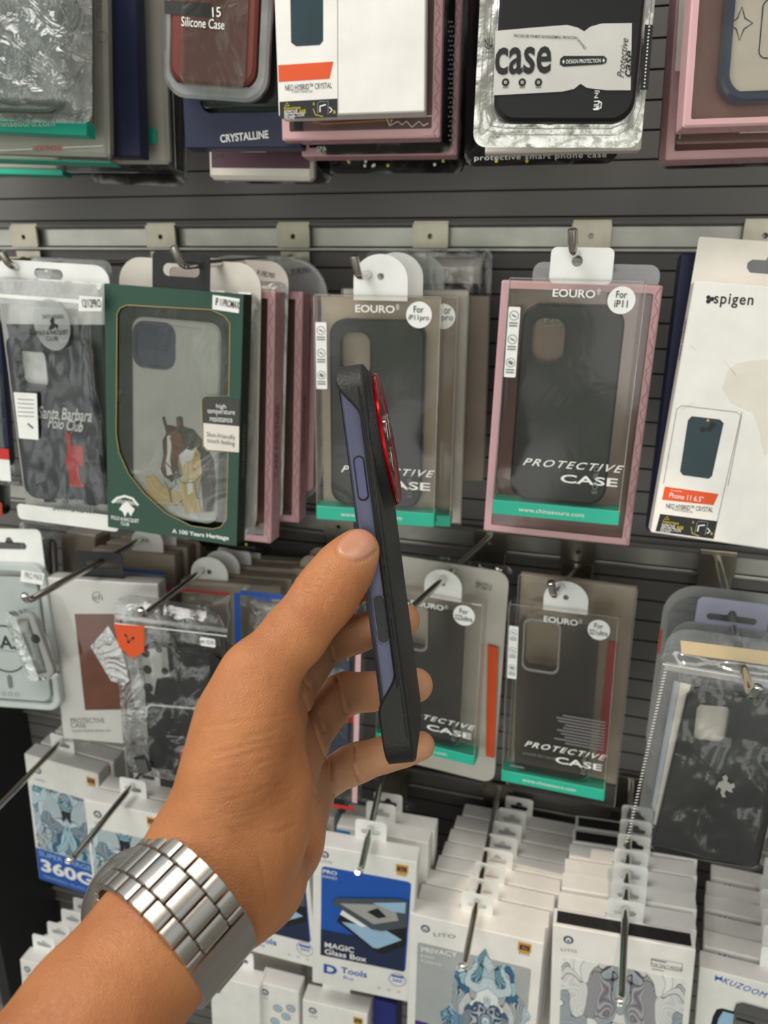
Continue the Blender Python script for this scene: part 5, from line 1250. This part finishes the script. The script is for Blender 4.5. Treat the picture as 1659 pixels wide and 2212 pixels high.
# ---- lowest row, cut by the bottom edge
def low(label, corners, d, tab, num=0):
    K, b = glassbox(label, corners, d, tab, sig=1.2, rot=(0, 0, 1)); w, h = K.w, K.h
    gear(b, (-w*.34, h-.012), .0045, dkblue); b.text('LITO', (-w*.39, h-.020), (-w*.27, h-.020), .003, inkg)
    if num: badge(b, (w*.36, h-.012), .005)
    b.build('carton', K.root); return K
K = low('white box cut by the bottom edge, right of the clasp', [(452, 2112), (566, 2128), (560, 2330), (462, 2300)], .20, (520, 2100)); K.tab()
K = low('white box with clear lens rings at the bottom edge', [(556, 2124), (650, 2140), (644, 2340), (566, 2320)], .19, (612, 2096)); 
b = MB()
for u, v in ((600, 2178), (618, 2196), (594, 2206), (628, 2178)): b.strip(circ(*K.px(u, v), .0045, n=24), .0018, 0, grey, closed=True); b.flat(circ(*K.px(u, v), .003, n=18), -.0001, skyb)
b.build('lens_rings', K.root)
hh = low('white box below the blue panelled box at the bottom edge', [(650, 2164), (802, 2188), (780, 2400), (655, 2370)], .19, (726, 2160), 1); hh.tab()
K = Pack('glass_protector_box', 'deep blue box at the bottom edge left of the PRIVACY box', 'screen protector box', [(804, 2160), (858, 2170), (850, 2360), (806, 2350)], .17, 1, rot=(0, 0, 1)); b = MB(); b.box(-K.w/2, K.w/2, 0, .03, 0, K.h, mat('indigo_card', '27307c', .4)); b.build('carton', K.root)
K = low('white box near the bottom left corner beside the forearm', [(44, 2078), (140, 2090), (150, 2330), (60, 2310)], .205, (96, 2052)); K.tab()
dup_behind(K, 6, (.004, .0213, .0), ['white box in the row left of the forearm, %s from the front' % s_.split()[0] for s_ in ORD[1:6]], 'white boxes left of the forearm', jit=.001)
K = low('pale box under the blue panelled boxes behind the watch clasp', [(500, 2040), (655, 2090), (650, 2200), (510, 2180)], .15, (600, 2040)); K.tab()

# ================================================================== the phone in its case
PO = np.array([-.00868367, -.02125605, .29391094]); RV = np.array([-.02003871, .0874609, .12987562])
PL, PT, PW = .155, .0105, .0735
a_ = np.linalg.norm(RV); kx, ky, kz = RV/a_; Kk = np.array([[0, -kz, ky], [kz, 0, -kx], [-ky, kx, 0]])
PB = (np.eye(3)+math.sin(a_)*Kk+(1-math.cos(a_))*Kk@Kk)@np.array([[0., 1, 0], [1, 0, 0], [0, 0, 1]]).T
# columns in camera space (x right, y up, z forward): along the phone, through its thickness towards the back, across its width


def c2w(q): q = np.asarray(q); return C0+q[..., 0:1]*RT+q[..., 1:2]*UP+q[..., 2:3]*FW


AX = [c2w(PB[:, i])-C0 for i in range(3)]
phone = bpy.data.objects.new('smartphone', None); COL.objects.link(phone)
# the phone's own frame: x across the width, y through to the back, z along its length
pm = Matrix((Vector(AX[2]), Vector(AX[1]), Vector(AX[0]))).transposed()
pm = pm.to_4x4(); pm.translation = Vector(c2w(PO-PB[:, 0]*PL/2)); phone.matrix_world = pm
tag(phone, 'blue smartphone in a black leather look case with red camera ring, held in hand', 'smartphone')


def slab(mb, x0, x1, z0, z1, y0, y1, r, m, bev=.0016, n=10, steps=4, holes=None):
    """rounded slab with rolled edges on both faces"""
    prof = []
    for k in range(steps+1):
        a = math.pi/2*k/steps; prof.append((y0+bev*(1-math.sin(a)), bev*(1-math.cos(a))))
    prof = prof[::-1]
    for k in range(steps+1):
        a = math.pi/2*k/steps; prof.append((y1-bev*(1-math.sin(a)), bev*(1-math.cos(a))))
    V = []; nn = 0
    for y, ins in prof:
        l = rrect((x0+x1)/2, (z0+z1)/2, x1-x0-2*ins, z1-z0-2*ins, max(r-ins, .0005), n); nn = len(l); V += [(x, y, z) for x, z in l]
    Fc = []
    for k in range(len(prof)-1):
        for i in range(nn):
            j = (i+1) % nn; Fc.append((k*nn+i, k*nn+j, (k+1)*nn+j, (k+1)*nn+i))
    Fc += [tuple(range(nn))[::-1], tuple((len(prof)-1)*nn+i for i in range(nn))]
    mb.raw(V, Fc, m); return mb


frame_m = mat('blue_phone_metal', '5d5f78', .36, metal=.5, vary=.08, bump=.03, bscale=900)
leath = mat('black_leather', '232323', .5, vary=.1, bump=.35, bscale=700); redm = mat('red_anodised', 'c1121c', .2, metal=.75)
b = MB(); slab(b, .0012, PW-.0012, .0018, PL-.0018, .0006, .0085, .0105, frame_m, bev=.0018); b.build('frame', phone, smooth=2)
b = MB(); slab(b, .0026, PW-.0026, .0032, PL-.0032, .0002, .0007, .0095, mat('black_glass', '0b0c0f', .06), bev=.0002); b.build('screen', phone, smooth=2)


def sidept(u, v):
    """z along the phone and y through it for a photo pixel on its near side face"""
    q = np.array([(u-CX)/F, -(v-CY)/F, 1.0]); n = PB[:, 2]; o = PO+PB[:, 2]*.0012; t = (o@n)/(q@n); r = q*t-PO
    return float(r@PB[:, 1]), float(r@PB[:, 0])+PL/2


def sidebar(name, p0, p1, wd, m, out, inset):
    (ya, za), (yb, zb) = sidept(*p0), sidept(*p1); y = (ya+yb)/2
    o = rrect(0, 0, wd, abs(za-zb), wd/2, 8); mb = MB()
    V = [(.0012-out, y+p, (za+zb)/2+q) for p, q in o]; k = len(o); V2 = [(.0012+inset, y+p, (za+zb)/2+q) for p, q in o]; cc = [(.0012-out*.4, y+p*1.12, (za+zb)/2+q*1.01) for p, q in o]
    mb.raw(V+cc+V2, [tuple(range(k))]+[(i, (i+1) % k, k+(i+1) % k, k+i) for i in range(k)]+[(k+i, k+(i+1) % k, 2*k+(i+1) % k, 2*k+i) for i in range(k)], m); return mb.build(name, phone)


sidebar('button_gap', (776, 984), (784, 1082), .0039, slatd, .00012, .001)
sidebar('side_button', (776.5, 988), (784, 1078), .0031, mat('violet_blue_metal', '58587a', .35, metal=.5), .0005, .001)
sidebar('antenna_window_rim', (818, 1284), (829, 1392), .0046, frame_m, .0002, .001)
sidebar('antenna_window', (818, 1287), (829, 1388), .0036, mat('dark_window', '23242a', .45), .0004, .001)

# case: back plate, and rims that rise high round the two ends and sink low along the side
CT = PT
b = MB(); slab(b, 0, PW, 0, PL, .0072, CT, .0120, leath, bev=.0014); b.build('case_back', phone, smooth=2)
b = MB()
n = 200; loop = rrect(PW/2, PL/2, PW, PL, .0120, 14)
# resample the outline evenly
L_ = [np.array(p) for p in loop]+[np.array(loop[0])]; seg = [np.linalg.norm(L_[i+1]-L_[i]) for i in range(len(L_)-1)]; cum = np.r_[0, np.cumsum(seg)]
N = 420; out = []
for i in range(N):
    s_ = cum[-1]*i/N; k = np.searchsorted(cum, s_, 'right')-1; t = (s_-cum[k])/seg[k] if seg[k] else 0; out.append(L_[k]*(1-t)+L_[k+1]*t)


def rim_y(x, z):
    """height of the case rim (small y = towards the screen) around the outline"""
    e_ = min(z, PL-z); lo, hi = .0071, -.0006
    top = z > PL/2
    a, bb = (.006, .021) if top else (.022, .037)
    t = max(0, min(1, (e_-a)/(bb-a))); t = t*t*(3-2*t)
    return hi*(1-t)+lo*t


ce = np.array([PW/2, PL/2]); V = []
for p in out:
    d_ = p-ce; q = np.array([PW/2+(d_[0])*(1-.0018/(PW/2)), PL/2+d_[1]*(1-.0018/(PL/2))]); m_ = (p+q)/2
    y = rim_y(*p)
    V += [(p[0], CT-.0014, p[1]), (p[0], y+.0007, p[1]), (m_[0], y, m_[1]), (q[0], y+.0006, q[1]), (q[0], CT-.0016, q[1])]
Fc = []
for i in range(N):
    j = (i+1) % N
    for k in range(4): Fc.append((5*i+k, 5*i+k+1, 5*j+k+1, 5*j+k))
b.raw(V, Fc, leath); b.build('case_rim', phone, smooth=2)
b = MB()                                                        # seam groove of the case near its top and along its side
pts = [(-.0003, CT-.0030, PL-.012), (-.0003, CT-.0030, PL-.03)]
for x0, z0, z1 in ((-.00015, .004+.028, PL-.010),):
    b.tube([(x0, CT-.0026, z0), (x0, CT-.0026, z1)], .00035, slatd, n=6)
b.build('case_seam', phone)
b = MB()
for i in range(5): b.box(PW*.36+.004*i, PW*.36+.0025+.004*i, CT*.35, CT*.62, -.0003, .0004, slatd, c=.0001)
b.build('speaker_slots', phone)

# camera island: leather plinth, red ring, lenses
# disc on the back plane: near edge about photo pixel (835, 950)
def backpt(u, v, y):
    q = np.array([(u-CX)/F, -(v-CY)/F, 1.0]); n = PB[:, 1]; o = PO+PB[:, 1]*y; t = (o@n)/(q@n); r = q*t-PO
    return float(r@PB[:, 2]), float(r@PB[:, 0])+PL/2
CR = .0272; ccx, ccz, yb, yt = .0284, PL-.0288, CT-.0004, CT+.0032
b = MB(); V = []; N = 72
prof = [(CR+.0012, yb), (CR+.0008, yb+.0010), (CR+.0002, yt-.0016), (CR-.0003, yt-.0004), (CR-.0010, yt)]
for r, y in prof: V += [(ccx+r*math.cos(2*math.pi*i/N), y-(.045*r*math.sin(2*math.pi*i/N) if y > yb+.0012 else 0), ccz+r*math.sin(2*math.pi*i/N)) for i in range(N)]
Fc = [(k*N+i, k*N+(i+1) % N, (k+1)*N+(i+1) % N, (k+1)*N+i) for k in range(len(prof)-1) for i in range(N)]+[tuple(4*N+i for i in range(N))]
b.raw(V, Fc, leath); b.build('camera_island', phone, smooth=2)
b = MB(); V = []
prof = [(CR-.0006, yt-.0002), (CR-.0002, yt+.0004), (CR-.0004, yt+.0011), (CR-.0016, yt+.0015), (CR-.0085, yt+.0002+.0002), (CR-.0098, yt+.0001), (CR-.0100, yt-.0003)]
for r, y in prof: V += [(ccx+r*math.cos(2*math.pi*i/N), y-(.045*r*math.sin(2*math.pi*i/N) if y > yb+.0012 else 0), ccz+r*math.sin(2*math.pi*i/N)) for i in range(N)]
b.raw(V, [(k*N+i, k*N+(i+1) % N, (k+1)*N+(i+1) % N, (k+1)*N+i) for k in range(len(prof)-1) for i in range(N)], redm); b.build('camera_ring', phone, smooth=2)
for (dx, dz) in ((-.007, .004), (.006, .006), (.0, -.008)):
    mb = MB(); mb.tube([(ccx+dx, yt-.0004, ccz+dz), (ccx+dx, yt+.0013, ccz+dz), (ccx+dx, yt+.0017, ccz+dz)], [.0052, .0052, .0046], chrome, n=28); lb = mb.build('camera_lens', phone, smooth=2)
    mb = MB(); mb.tube([(ccx+dx, yt+.0016, ccz+dz), (ccx+dx, yt+.0019, ccz+dz)], .0036, mat('black_glass', '0b0c0f', .06), n=24); mb.build('lens_glass', lb)

# ================================================================== the hand and forearm: one continuous surface
VOX = .00075


def cc(u, v, z): return np.array([(u-CX)/F*z, -(v-CY)/F*z, z])


lo = np.array([-.150, -.185, .150]); hi = np.array([.034, .008, .400]); dims = np.ceil((hi-lo)/VOX).astype(int)+1
field = np.full(dims, .03, np.float32)
gx, gy, gz = [lo[i]+VOX*np.arange(dims[i], dtype=np.float32) for i in range(3)]


def smin(a, b, k):
    h = np.clip(.5+.5*(b-a)/k, 0, 1); return b*(1-h)+a*h-k*h*(1-h)


def chain(f, pts, k, flat=None):
    """blend tapered capsules along pts = [(u, v, z, radius in metres), ...] into the field f"""
    for a, b_ in zip(pts[:-1], pts[1:]):
        A, B = cc(*a[:3]), cc(*b_[:3]); ra, rb = a[3], b_[3]; R = max(ra, rb)+k+.004
        l = np.minimum(A, B)-R; h_ = np.maximum(A, B)+R
        i0 = np.clip(np.floor((l-lo)/VOX).astype(int), 0, dims-1); i1 = np.clip(np.ceil((h_-lo)/VOX).astype(int)+1, 1, dims)
        if (i1 <= i0).any(): continue
        X = gx[i0[0]:i1[0]][:, None, None]; Y = gy[i0[1]:i1[1]][None, :, None]; Z = gz[i0[2]:i1[2]][None, None, :]
        d = B-A; dd = float(d@d); t = np.clip(((X-A[0])*d[0]+(Y-A[1])*d[1]+(Z-A[2])*d[2])/dd, 0, 1)
        dist = np.sqrt((X-A[0]-t*d[0])**2+(Y-A[1]-t*d[1])**2+(Z-A[2]-t*d[2])**2)-(ra+(rb-ra)*t)
        sl = (slice(i0[0], i1[0]), slice(i0[1], i1[1]), slice(i0[2], i1[2]))
        f[sl] = smin(f[sl], dist.astype(np.float32), k)


def P4(u, v, z, rpx): return (u, v, z, rpx*z/F)


# forearm and wrist: three parallel chains make the oval section
fa = [(425, 1908, .262, .0207), (332, 2045, .2439, .0206), (198, 2213, .226, .0214), (66, 2390, .21, .0216), (-56, 2560, .1968, .0218)]
A_ = cc(428, 1908, .262); B_ = cc(100, 2390, .21); ax = (A_-B_)/np.linalg.norm(A_-B_); e1 = np.cross(ax, np.array([-.264, -.512, 1.0])); e1 *= 1 if e1[0] > 0 else -1; e1 /= np.linalg.norm(e1); e2 = np.cross(ax, e1)
if e2[2] < 0: e2 = -e2


def shift(p, d):
    q = cc(*p[:3])+d; return (CX+F*q[0]/q[2], CY-F*q[1]/q[2], q[2], p[3])


for s_ in (-.008, 0, .008): chain(field, [shift(p, e2*s_) for p in fa], .003)
# hand body
chain(field, [(428, 1908, .262, .0202), P4(468, 1790, .258, 104), P4(505, 1660, .256, 98), P4(527, 1550, .259, 88), P4(558, 1462, .264, 76)], .010)
chain(field, [P4(540, 1900, .262, 84), P4(566, 1790, .264, 84), P4(574, 1690, .268, 74), P4(566, 1590, .267, 74)], .012)
palm = [[(440, 1870, .262), (520, 1640, .285), (588, 1445, .314)], [(462, 1890, .266), (560, 1670, .292), (612, 1500, .324)], [(500, 1915, .27), (590, 1720, .30), (646, 1605, .333)], [(528, 1930, .274), (606, 1800, .304), (654, 1708, .342)]]
for c in palm: chain(field, [P4(*p, 78 if i < 2 else 62) for i, p in enumerate(c)], .008)
chain(field, [P4(512, 1960, .262, 80), P4(565, 1900, .274, 84), P4(612, 1832, .296, 66), P4(655, 1722, .338, 56)], .008)
# thumb
chain(field, [P4(558, 1462, .264, 76), P4(640, 1368, .271, 64), P4(698, 1294, .277, 63), P4(722, 1258, .279, 57), P4(750, 1222, .282, 54), P4(774, 1187, .284, 45)], .006)
# fingers, each blended with the hand but not with its neighbours
body = field.copy()
FING = [[(588, 1445, .314, .0118), (688, 1312, .362, .0096), (772, 1258, .377, .0086), (818, 1244, .3785, .0080)],
        [(612, 1500, .324, .0116), (700, 1392, .370, .0096), (718, 1382, .374, .0093), (762, 1371, .3785, .0088), (830, 1352, .379, .0086), (870, 1340, .3775, .0084)],
        [(646, 1605, .333, .0112), (732, 1506, .371, .0092), (750, 1497, .375, .0091), (800, 1494, .379, .0086), (850, 1487, .379, .0085), (898, 1480, .3775, .0083)],
        [(654, 1708, .342, .0100), (755, 1655, .372, .0084), (780, 1645, .375, .0083), (830, 1630, .377, .0078), (870, 1619, .377, .0075), (908, 1611, .3762, .0070)]]
for c in FING:
    f = body.copy(); chain(f, c, .0045); np.minimum(field, f, out=field)
del body, f


def surface(f):
    s = f < 0
    c = np.zeros(np.array(f.shape)-1, np.uint8)
    for i in (0, 1):
        for j in (0, 1):
            for k in (0, 1): c += s[i:f.shape[0]-1+i, j:f.shape[1]-1+j, k:f.shape[2]-1+k]
    act = (c > 0) & (c < 8); idx = np.full(act.shape, -1, np.int32); I = np.argwhere(act); idx[act] = np.arange(len(I))
    acc = np.zeros((len(I), 3)); cnt = np.zeros(len(I))
    cor = [(i, j, k) for i in (0, 1) for j in (0, 1) for k in (0, 1)]
    val = {q: f[I[:, 0]+q[0], I[:, 1]+q[1], I[:, 2]+q[2]] for q in cor}
    for a in cor:
        for ax_ in range(3):
            if a[ax_]: continue
            b_ = list(a); b_[ax_] = 1; b_ = tuple(b_); x, y = val[a], val[b_]; m_ = (x < 0) != (y < 0)
            t = np.where(m_, x/np.where(m_, x-y, 1), 0); p = np.tile(np.array(a, float), (len(I), 1)); p[:, ax_] += t
            acc[m_] += p[m_]; cnt[m_] += 1
    V = lo+VOX*(I+acc/cnt[:, None]); Q = []
    for ax_ in range(3):
        o = [i for i in range(3) if i != ax_]
        sl0 = [slice(None)]*3; sl1 = [slice(None)]*3; sl0[ax_] = slice(0, -1); sl1[ax_] = slice(1, None)
        e_ = np.argwhere(s[tuple(sl0)] != s[tuple(sl1)]); neg = s[e_[:, 0], e_[:, 1], e_[:, 2]]
        ok = (e_[:, o[0]] > 0) & (e_[:, o[1]] > 0) & (e_[:, o[0]] < act.shape[o[0]]) & (e_[:, o[1]] < act.shape[o[1]]); e_ = e_[ok]; neg = neg[ok]
        q = []
        for da, db in ((1, 1), (0, 1), (0, 0), (1, 0)):
            g = e_.copy(); g[:, o[0]] -= da; g[:, o[1]] -= db; q.append(idx[g[:, 0], g[:, 1], g[:, 2]])
        q = np.stack(q, 1); fl = neg if ax_ != 1 else ~neg
        q = np.where(fl[:, None], q, q[:, ::-1]); Q.append(q)
    return V, np.concatenate(Q)


V, Q = surface(field); del field
Q = Q[(Q >= 0).all(1)]


def relax(V, Q, n, lam=.5):
    E = np.concatenate([Q[:, [0, 1]], Q[:, [1, 2]], Q[:, [2, 3]], Q[:, [3, 0]]]); deg = np.bincount(E.ravel(), minlength=len(V))[:, None]
    for _ in range(n):
        S_ = np.zeros_like(V)
        for k in range(3): S_[:, k] = np.bincount(E[:, 0], V[E[:, 1], k], len(V))+np.bincount(E[:, 1], V[E[:, 0], k], len(V))
        V = V+lam*(S_/np.maximum(deg, 1)-V)
    return V


V = relax(V, Q, 6)
fn = np.cross(V[Q[:, 2]]-V[Q[:, 0]], V[Q[:, 3]]-V[Q[:, 1]]); Nn = np.zeros_like(V)
for k in range(4): np.add.at(Nn, Q[:, k], fn)
Nn /= np.linalg.norm(Nn, axis=1)[:, None]+1e-12
U = np.stack([CX+F*V[:, 0]/V[:, 2], CY-F*V[:, 1]/V[:, 2]], 1); front = Nn[:, 2] < .15


def crease(L, w, dep, zmin=0, zmax=1):
    """press a skin fold into the surface along a line"""
    global V
    m_ = front & (V[:, 2] > zmin) & (V[:, 2] < zmax); P = U[m_]; best = np.full(len(P), 1e9)
    for a, b_ in zip(L[:-1], L[1:]):
        a = np.array(a, float); d = np.array(b_, float)-a; t = np.clip(((P-a)@d)/(d@d), 0, 1); best = np.minimum(best, np.linalg.norm(P-a-t[:, None]*d, axis=1))
    V[m_] -= Nn[m_]*(dep*np.exp(-(best/w)**2))[:, None]


for L in ([(650, 1262), (690, 1270), (712, 1292)], [(655, 1250), (700, 1255), (722, 1272)], [(648, 1278), (684, 1290), (700, 1310)], [(668, 1240), (708, 1243)]): crease(L, 3.5, .0004, zmax=.30)
rs = random.Random(2)
for i in range(34):
    y0 = 1550+i*7; x1 = 648-rs.uniform(0, 18); x0 = x1-rs.uniform(60, 200)
    crease([(x0, y0+rs.uniform(20, 42)), ((x0+x1)/2, y0+rs.uniform(6, 16)), (x1, y0-rs.uniform(0, 12))], 2.2, rs.uniform(.00012, .00030), zmax=.29)
for L in ([(640, 1530), (655, 1620), (670, 1690), (690, 1730)], [(655, 1500), (690, 1600), (720, 1680)], [(650, 1590), (662, 1680), (650, 1760)]): crease(L, 3.0, .0010, zmin=.27)
for L in ([(700, 1366), (718, 1398), (722, 1425)], [(728, 1465), (738, 1500), (748, 1540)], [(766, 1612), (764, 1650), (778, 1690)], [(645, 1452), (668, 1484)], [(690, 1540), (702, 1580)], [(716, 1640), (722, 1715)]): crease(L, 3.2, .0013, zmin=.30)
for L in ([(500, 1790), (560, 1850), (580, 1960)], [(545, 1790), (600, 1800), (640, 1780)]): crease(L, 4, .0004, zmax=.30)
# nail
nc = cc(769, 1174, .2755); nu = np.array([.60, .78, .06]); nu /= np.linalg.norm(nu); nn_ = np.array([-.30, .16, -1.0]); nn_ -= nu*(nn_@nu); nn_ /= np.linalg.norm(nn_); nv = np.cross(nu, nn_)
r_ = V-nc; a1 = r_@nu/.0062; a2 = r_@nv/.0056; rad = (np.abs(a1)**2.6+np.abs(a2)**2.6)**(1/2.6); isn = (r_@nn_ > -.006) & (np.abs(r_@nn_) < .010) & (Nn@nn_ > .25)
nail = np.where(isn, np.clip((1.02-rad)/.06, 0, 1), 0)
V = V-Nn*np.where(isn, .00045*np.exp(-((rad-1.06)/.07)**2), 0)[:, None]+Nn*(nail*.00035)[:, None]
# skin tone: inner side of the hand and finger pads are paler and pinker, with extra lightening painted in for light on them
pal = np.clip((V[:, 2]-.285)/.05, 0, 1)*np.clip((U[:, 1]-1300)/60, 0, 1)
for c, s_ in (((872, 1340), 26), ((898, 1480), 26), ((910, 1611), 24), ((800, 1190), 22)): pal = np.maximum(pal, np.exp(-((np.linalg.norm(U-np.array(c), axis=1))/(s_*1.6))**2)*.9)
me = bpy.data.meshes.new('person'); me.from_pydata(c2w(V).tolist(), [], Q.tolist()); me.polygons.foreach_set('use_smooth', [True]*len(me.polygons))
for nm, v in (('nail', nail), ('palm', pal)):
    at_ = me.attributes.new(nm, 'FLOAT', 'POINT'); at_.data.foreach_set('value', v.astype(np.float32))
me.update()
bm_o = bpy.data.objects.new('person', me); COL.objects.link(bm_o)
tag(bm_o, 'bare forearm and left hand of a person gripping the phone between thumb and fingers', 'person')
sk = bpy.data.materials.new('skin'); sk.use_nodes = True; n = sk.node_tree; pb = n.nodes['Principled BSDF']
def nd(t, **kw):
    q = n.nodes.new(t)
    for k, v in kw.items(): q.inputs[k].default_value = v
    return q
tc = nd('ShaderNodeTexCoord'); n1 = nd('ShaderNodeTexNoise', Scale=45.0, Detail=5.0); n.links.new(tc.outputs['Object'], n1.inputs['Vector'])
rp = nd('ShaderNodeValToRGB'); n.links.new(n1.outputs['Fac'], rp.inputs[0])
rp.color_ramp.elements[0].position = .3; rp.color_ramp.elements[0].color = lin('b67144'); rp.color_ramp.elements[1].position = .72; rp.color_ramp.elements[1].color = lin('d28c59')
def mixc(f, a, col):
    q = n.nodes.new('ShaderNodeMixRGB'); n.links.new(f, q.inputs[0]); n.links.new(a, q.inputs[1]); q.inputs[2].default_value = lin(col); return q.outputs[0]
def attr(nm): q = n.nodes.new('ShaderNodeAttribute'); q.attribute_name = nm; return q.outputs['Fac']
def mul(a, k): q = n.nodes.new('ShaderNodeMath'); q.operation = 'MULTIPLY'; n.links.new(a, q.inputs[0]); q.inputs[1].default_value = k; return q.outputs[0]
col = mixc(mul(attr('palm'), .8), rp.outputs[0], 'dda680'); col = mixc(mul(attr('nail'), .85), col, 'd0947a')
n.links.new(col, pb.inputs['Base Color']); pb.inputs['Subsurface Weight'].default_value = .12; pb.inputs['Subsurface Radius'].default_value = (.004, .0016, .0008); pb.inputs['Subsurface Scale'].default_value = .5
rr_ = n.nodes.new('ShaderNodeMapRange'); n.links.new(attr('nail'), rr_.inputs['Value']); rr_.inputs['To Min'].default_value = .48; rr_.inputs['To Max'].default_value = .28; n.links.new(rr_.outputs[0], pb.inputs['Roughness'])
v1 = nd('ShaderNodeTexVoronoi', Scale=1100.0); v1.feature = 'DISTANCE_TO_EDGE'; n.links.new(tc.outputs['Object'], v1.inputs['Vector'])
n3 = nd('ShaderNodeTexNoise', Scale=320.0, Detail=6.0); n.links.new(tc.outputs['Object'], n3.inputs['Vector'])
ad = n.nodes.new('ShaderNodeMath'); n.links.new(v1.outputs['Distance'], ad.inputs[0]); n.links.new(n3.outputs['Fac'], ad.inputs[1])
sub = n.nodes.new('ShaderNodeMath'); sub.operation = 'MULTIPLY_ADD'; n.links.new(attr('nail'), sub.inputs[0]); sub.inputs[1].default_value = -.5; sub.inputs[2].default_value = .42
bp = nd('ShaderNodeBump', Distance=.0008); n.links.new(sub.outputs[0], bp.inputs['Strength']); n.links.new(ad.outputs[0], bp.inputs['Height']); n.links.new(bp.outputs[0], pb.inputs['Normal'])
me.materials.append(sk)

# ================================================================== the wristwatch
watch = bpy.data.objects.new('wristwatch', None); COL.objects.link(watch)
wc = cc(374, 1983, .2520); ez = wc-cc(105, 2268, .224); ez /= np.linalg.norm(ez); ex = np.cross(ez, np.array([-.264, -.512, 1.0])); ex *= (1 if ex[0] > 0 else -1)/np.linalg.norm(ex); ey = np.cross(ez, ex); ey *= 1 if ey[2] > 0 else -1
#          # across the picture, away from the lens, along the arm towards the hand
wm = Matrix((Vector(c2w(ex)-C0), Vector(c2w(ey)-C0), Vector(c2w(ez)-C0))).transposed().to_4x4(); wm.translation = Vector(c2w(wc)); watch.matrix_world = wm
tag(watch, 'steel wristwatch with a brushed link bracelet on the wrist', 'watch')
RA, RB = .0218, .0312                                        # half axes of the wrist section


def oval(t, off=0.0):
    """point and tangent on the bracelet line; t = 0 faces right (clasp side), pi faces left (watch head), 3pi/2 faces the lens"""
    x, y = (RA+off)*math.cos(t), (RB+off)*math.sin(t); return x, y


def arc_t(t0, t1, n):
    ts = np.linspace(t0, t1, 400); P = np.array([oval(t) for t in ts]); s_ = np.r_[0, np.cumsum(np.linalg.norm(np.diff(P, axis=0), axis=1))]
    return np.interp(np.linspace(0, s_[-1], n+1), s_, ts)


def link(ta, tb, z0, z1, name, th=.0026, m=None, gap=.065, lift=0.0006, seg=8):
    b = MB(); K_ = 5; V = []; g = (tb-ta)*gap
    prof = [max(0, 1-abs(2*i/(seg-1)-1)**4) for i in range(seg)]
    ts = np.linspace(ta+g, tb-g, seg); n_ = len(ts)
    zz = [(z0, 0), (z0+.0004, 1), (z1-.0004, 1), (z1, 0)]
    for i, t in enumerate(ts):
        for z, f in zz:
            x, y = oval(t, lift+th*(.86+.14*(prof[i]))-(0 if f else .0005)); V.append((x, y, z))
    o = len(V)
    for i, t in enumerate(ts):
        for z in (z0, z1):
            x, y = oval(t, lift); V.append((x, y, z))
    Fc = []
    for i in range(n_-1):
        for k in range(3): Fc.append((4*i+k, 4*i+k+1, 4*i+5+k, 4*i+4+k))
        Fc += [(4*i, 4*i+4, o+2*i+2, o+2*i), (4*i+3, o+2*i+1, o+2*i+3, 4*i+7), (o+2*i, o+2*i+2, o+2*i+3, o+2*i+1)]
    for i, s_ in ((0, 1), (n_-1, -1)):
        q = (4*i, o+2*i, o+2*i+1, 4*i+3, 4*i+2, 4*i+1); Fc.append(q if s_ > 0 else q[::-1])
    b.raw(V, Fc, m or steel); return b.build(name, watch, smooth=2)


BW = .0216; W1, W2 = -BW/2, BW/2; m1, m2 = -BW*.235, BW*.235
pol = mat('polished_steel', 'dedad2', .14, metal=1.0)
HT = math.pi*.64                                            # the head sits on the back of the wrist, turned away from the lens
tt = arc_t(math.pi*.84, math.pi*1.69, 12)
half = (tt[6]-tt[5])/2
for i in range(12):
    link(tt[i], tt[i+1], m1+.0002, m2-.0002, 'bracelet_link')
    for z0, z1 in ((W1, m1), (m2, W2)): link(tt[i]-half, tt[i+1]-half, z0, z1, 'bracelet_link')
for z0, z1 in ((W1, m1), (m2, W2)): link(tt[12]-half, tt[12], z0, z1, 'bracelet_link')
cl = link(tt[12]+.01, math.pi*2.10, W1-.0003, W2+.0003, 'clasp', th=.0030, gap=.004, seg=16)
link(math.pi*1.895, math.pi*1.955, m1, m2, 'clasp_catch', th=.0036, gap=.02)
link(math.pi*1.965, math.pi*2.01, m1, m2, 'clasp_catch', th=.0036, gap=.02)
tt2 = arc_t(math.pi*2.105, math.pi*2.46, 7)
for i in range(7): link(tt2[i], tt2[i+1], W1, W2, 'bracelet_link')
for ta, tb in ((math.pi*.80, math.pi*.83), (math.pi*.47, math.pi*.50)): link(ta, tb, W1, W2, 'end_link', th=.0034)
hx_, hy_ = oval(HT); nx, ny = hx_/RA**2, hy_/RB**2; nl = math.hypot(nx, ny); nx, ny = nx/nl, ny/nl
def hp(out, side, z): return (hx_+nx*(out+.0006)-ny*side, hy_+ny*(out+.0006)+nx*side, z)
def disc(b, prof, m, n=56):
    V = []
    for o_, r in prof: V += [hp(o_, r*math.cos(2*math.pi*i/n), r*math.sin(2*math.pi*i/n)) for i in range(n)]
    b.raw(V, [(k*n+i, k*n+(i+1) % n, (k+1)*n+(i+1) % n, (k+1)*n+i) for k in range(len(prof)-1) for i in range(n)]+[tuple(range(n))[::-1], tuple((len(prof)-1)*n+i for i in range(n))], m)
b = MB(); disc(b, [(0, .0165), (.0012, .0188), (.0075, .0192), (.0082, .0188)], steel); b.build('watch_case', watch, smooth=2)
b = MB(); disc(b, [(.0082, .0186), (.0095, .0186), (.0108, .0165)], pol); b.build('bezel', watch, smooth=2)
b = MB(); disc(b, [(.0106, .0160), (.0112, .0156)], mat('dark_dial_glass', '14181d', .05)); b.build('crystal', watch, smooth=2)
b = MB(); b.tube([hp(.0042, 0, .0188), hp(.0042, 0, .0222)], .0028, pol, n=18); b.build('crown', watch, smooth=2)
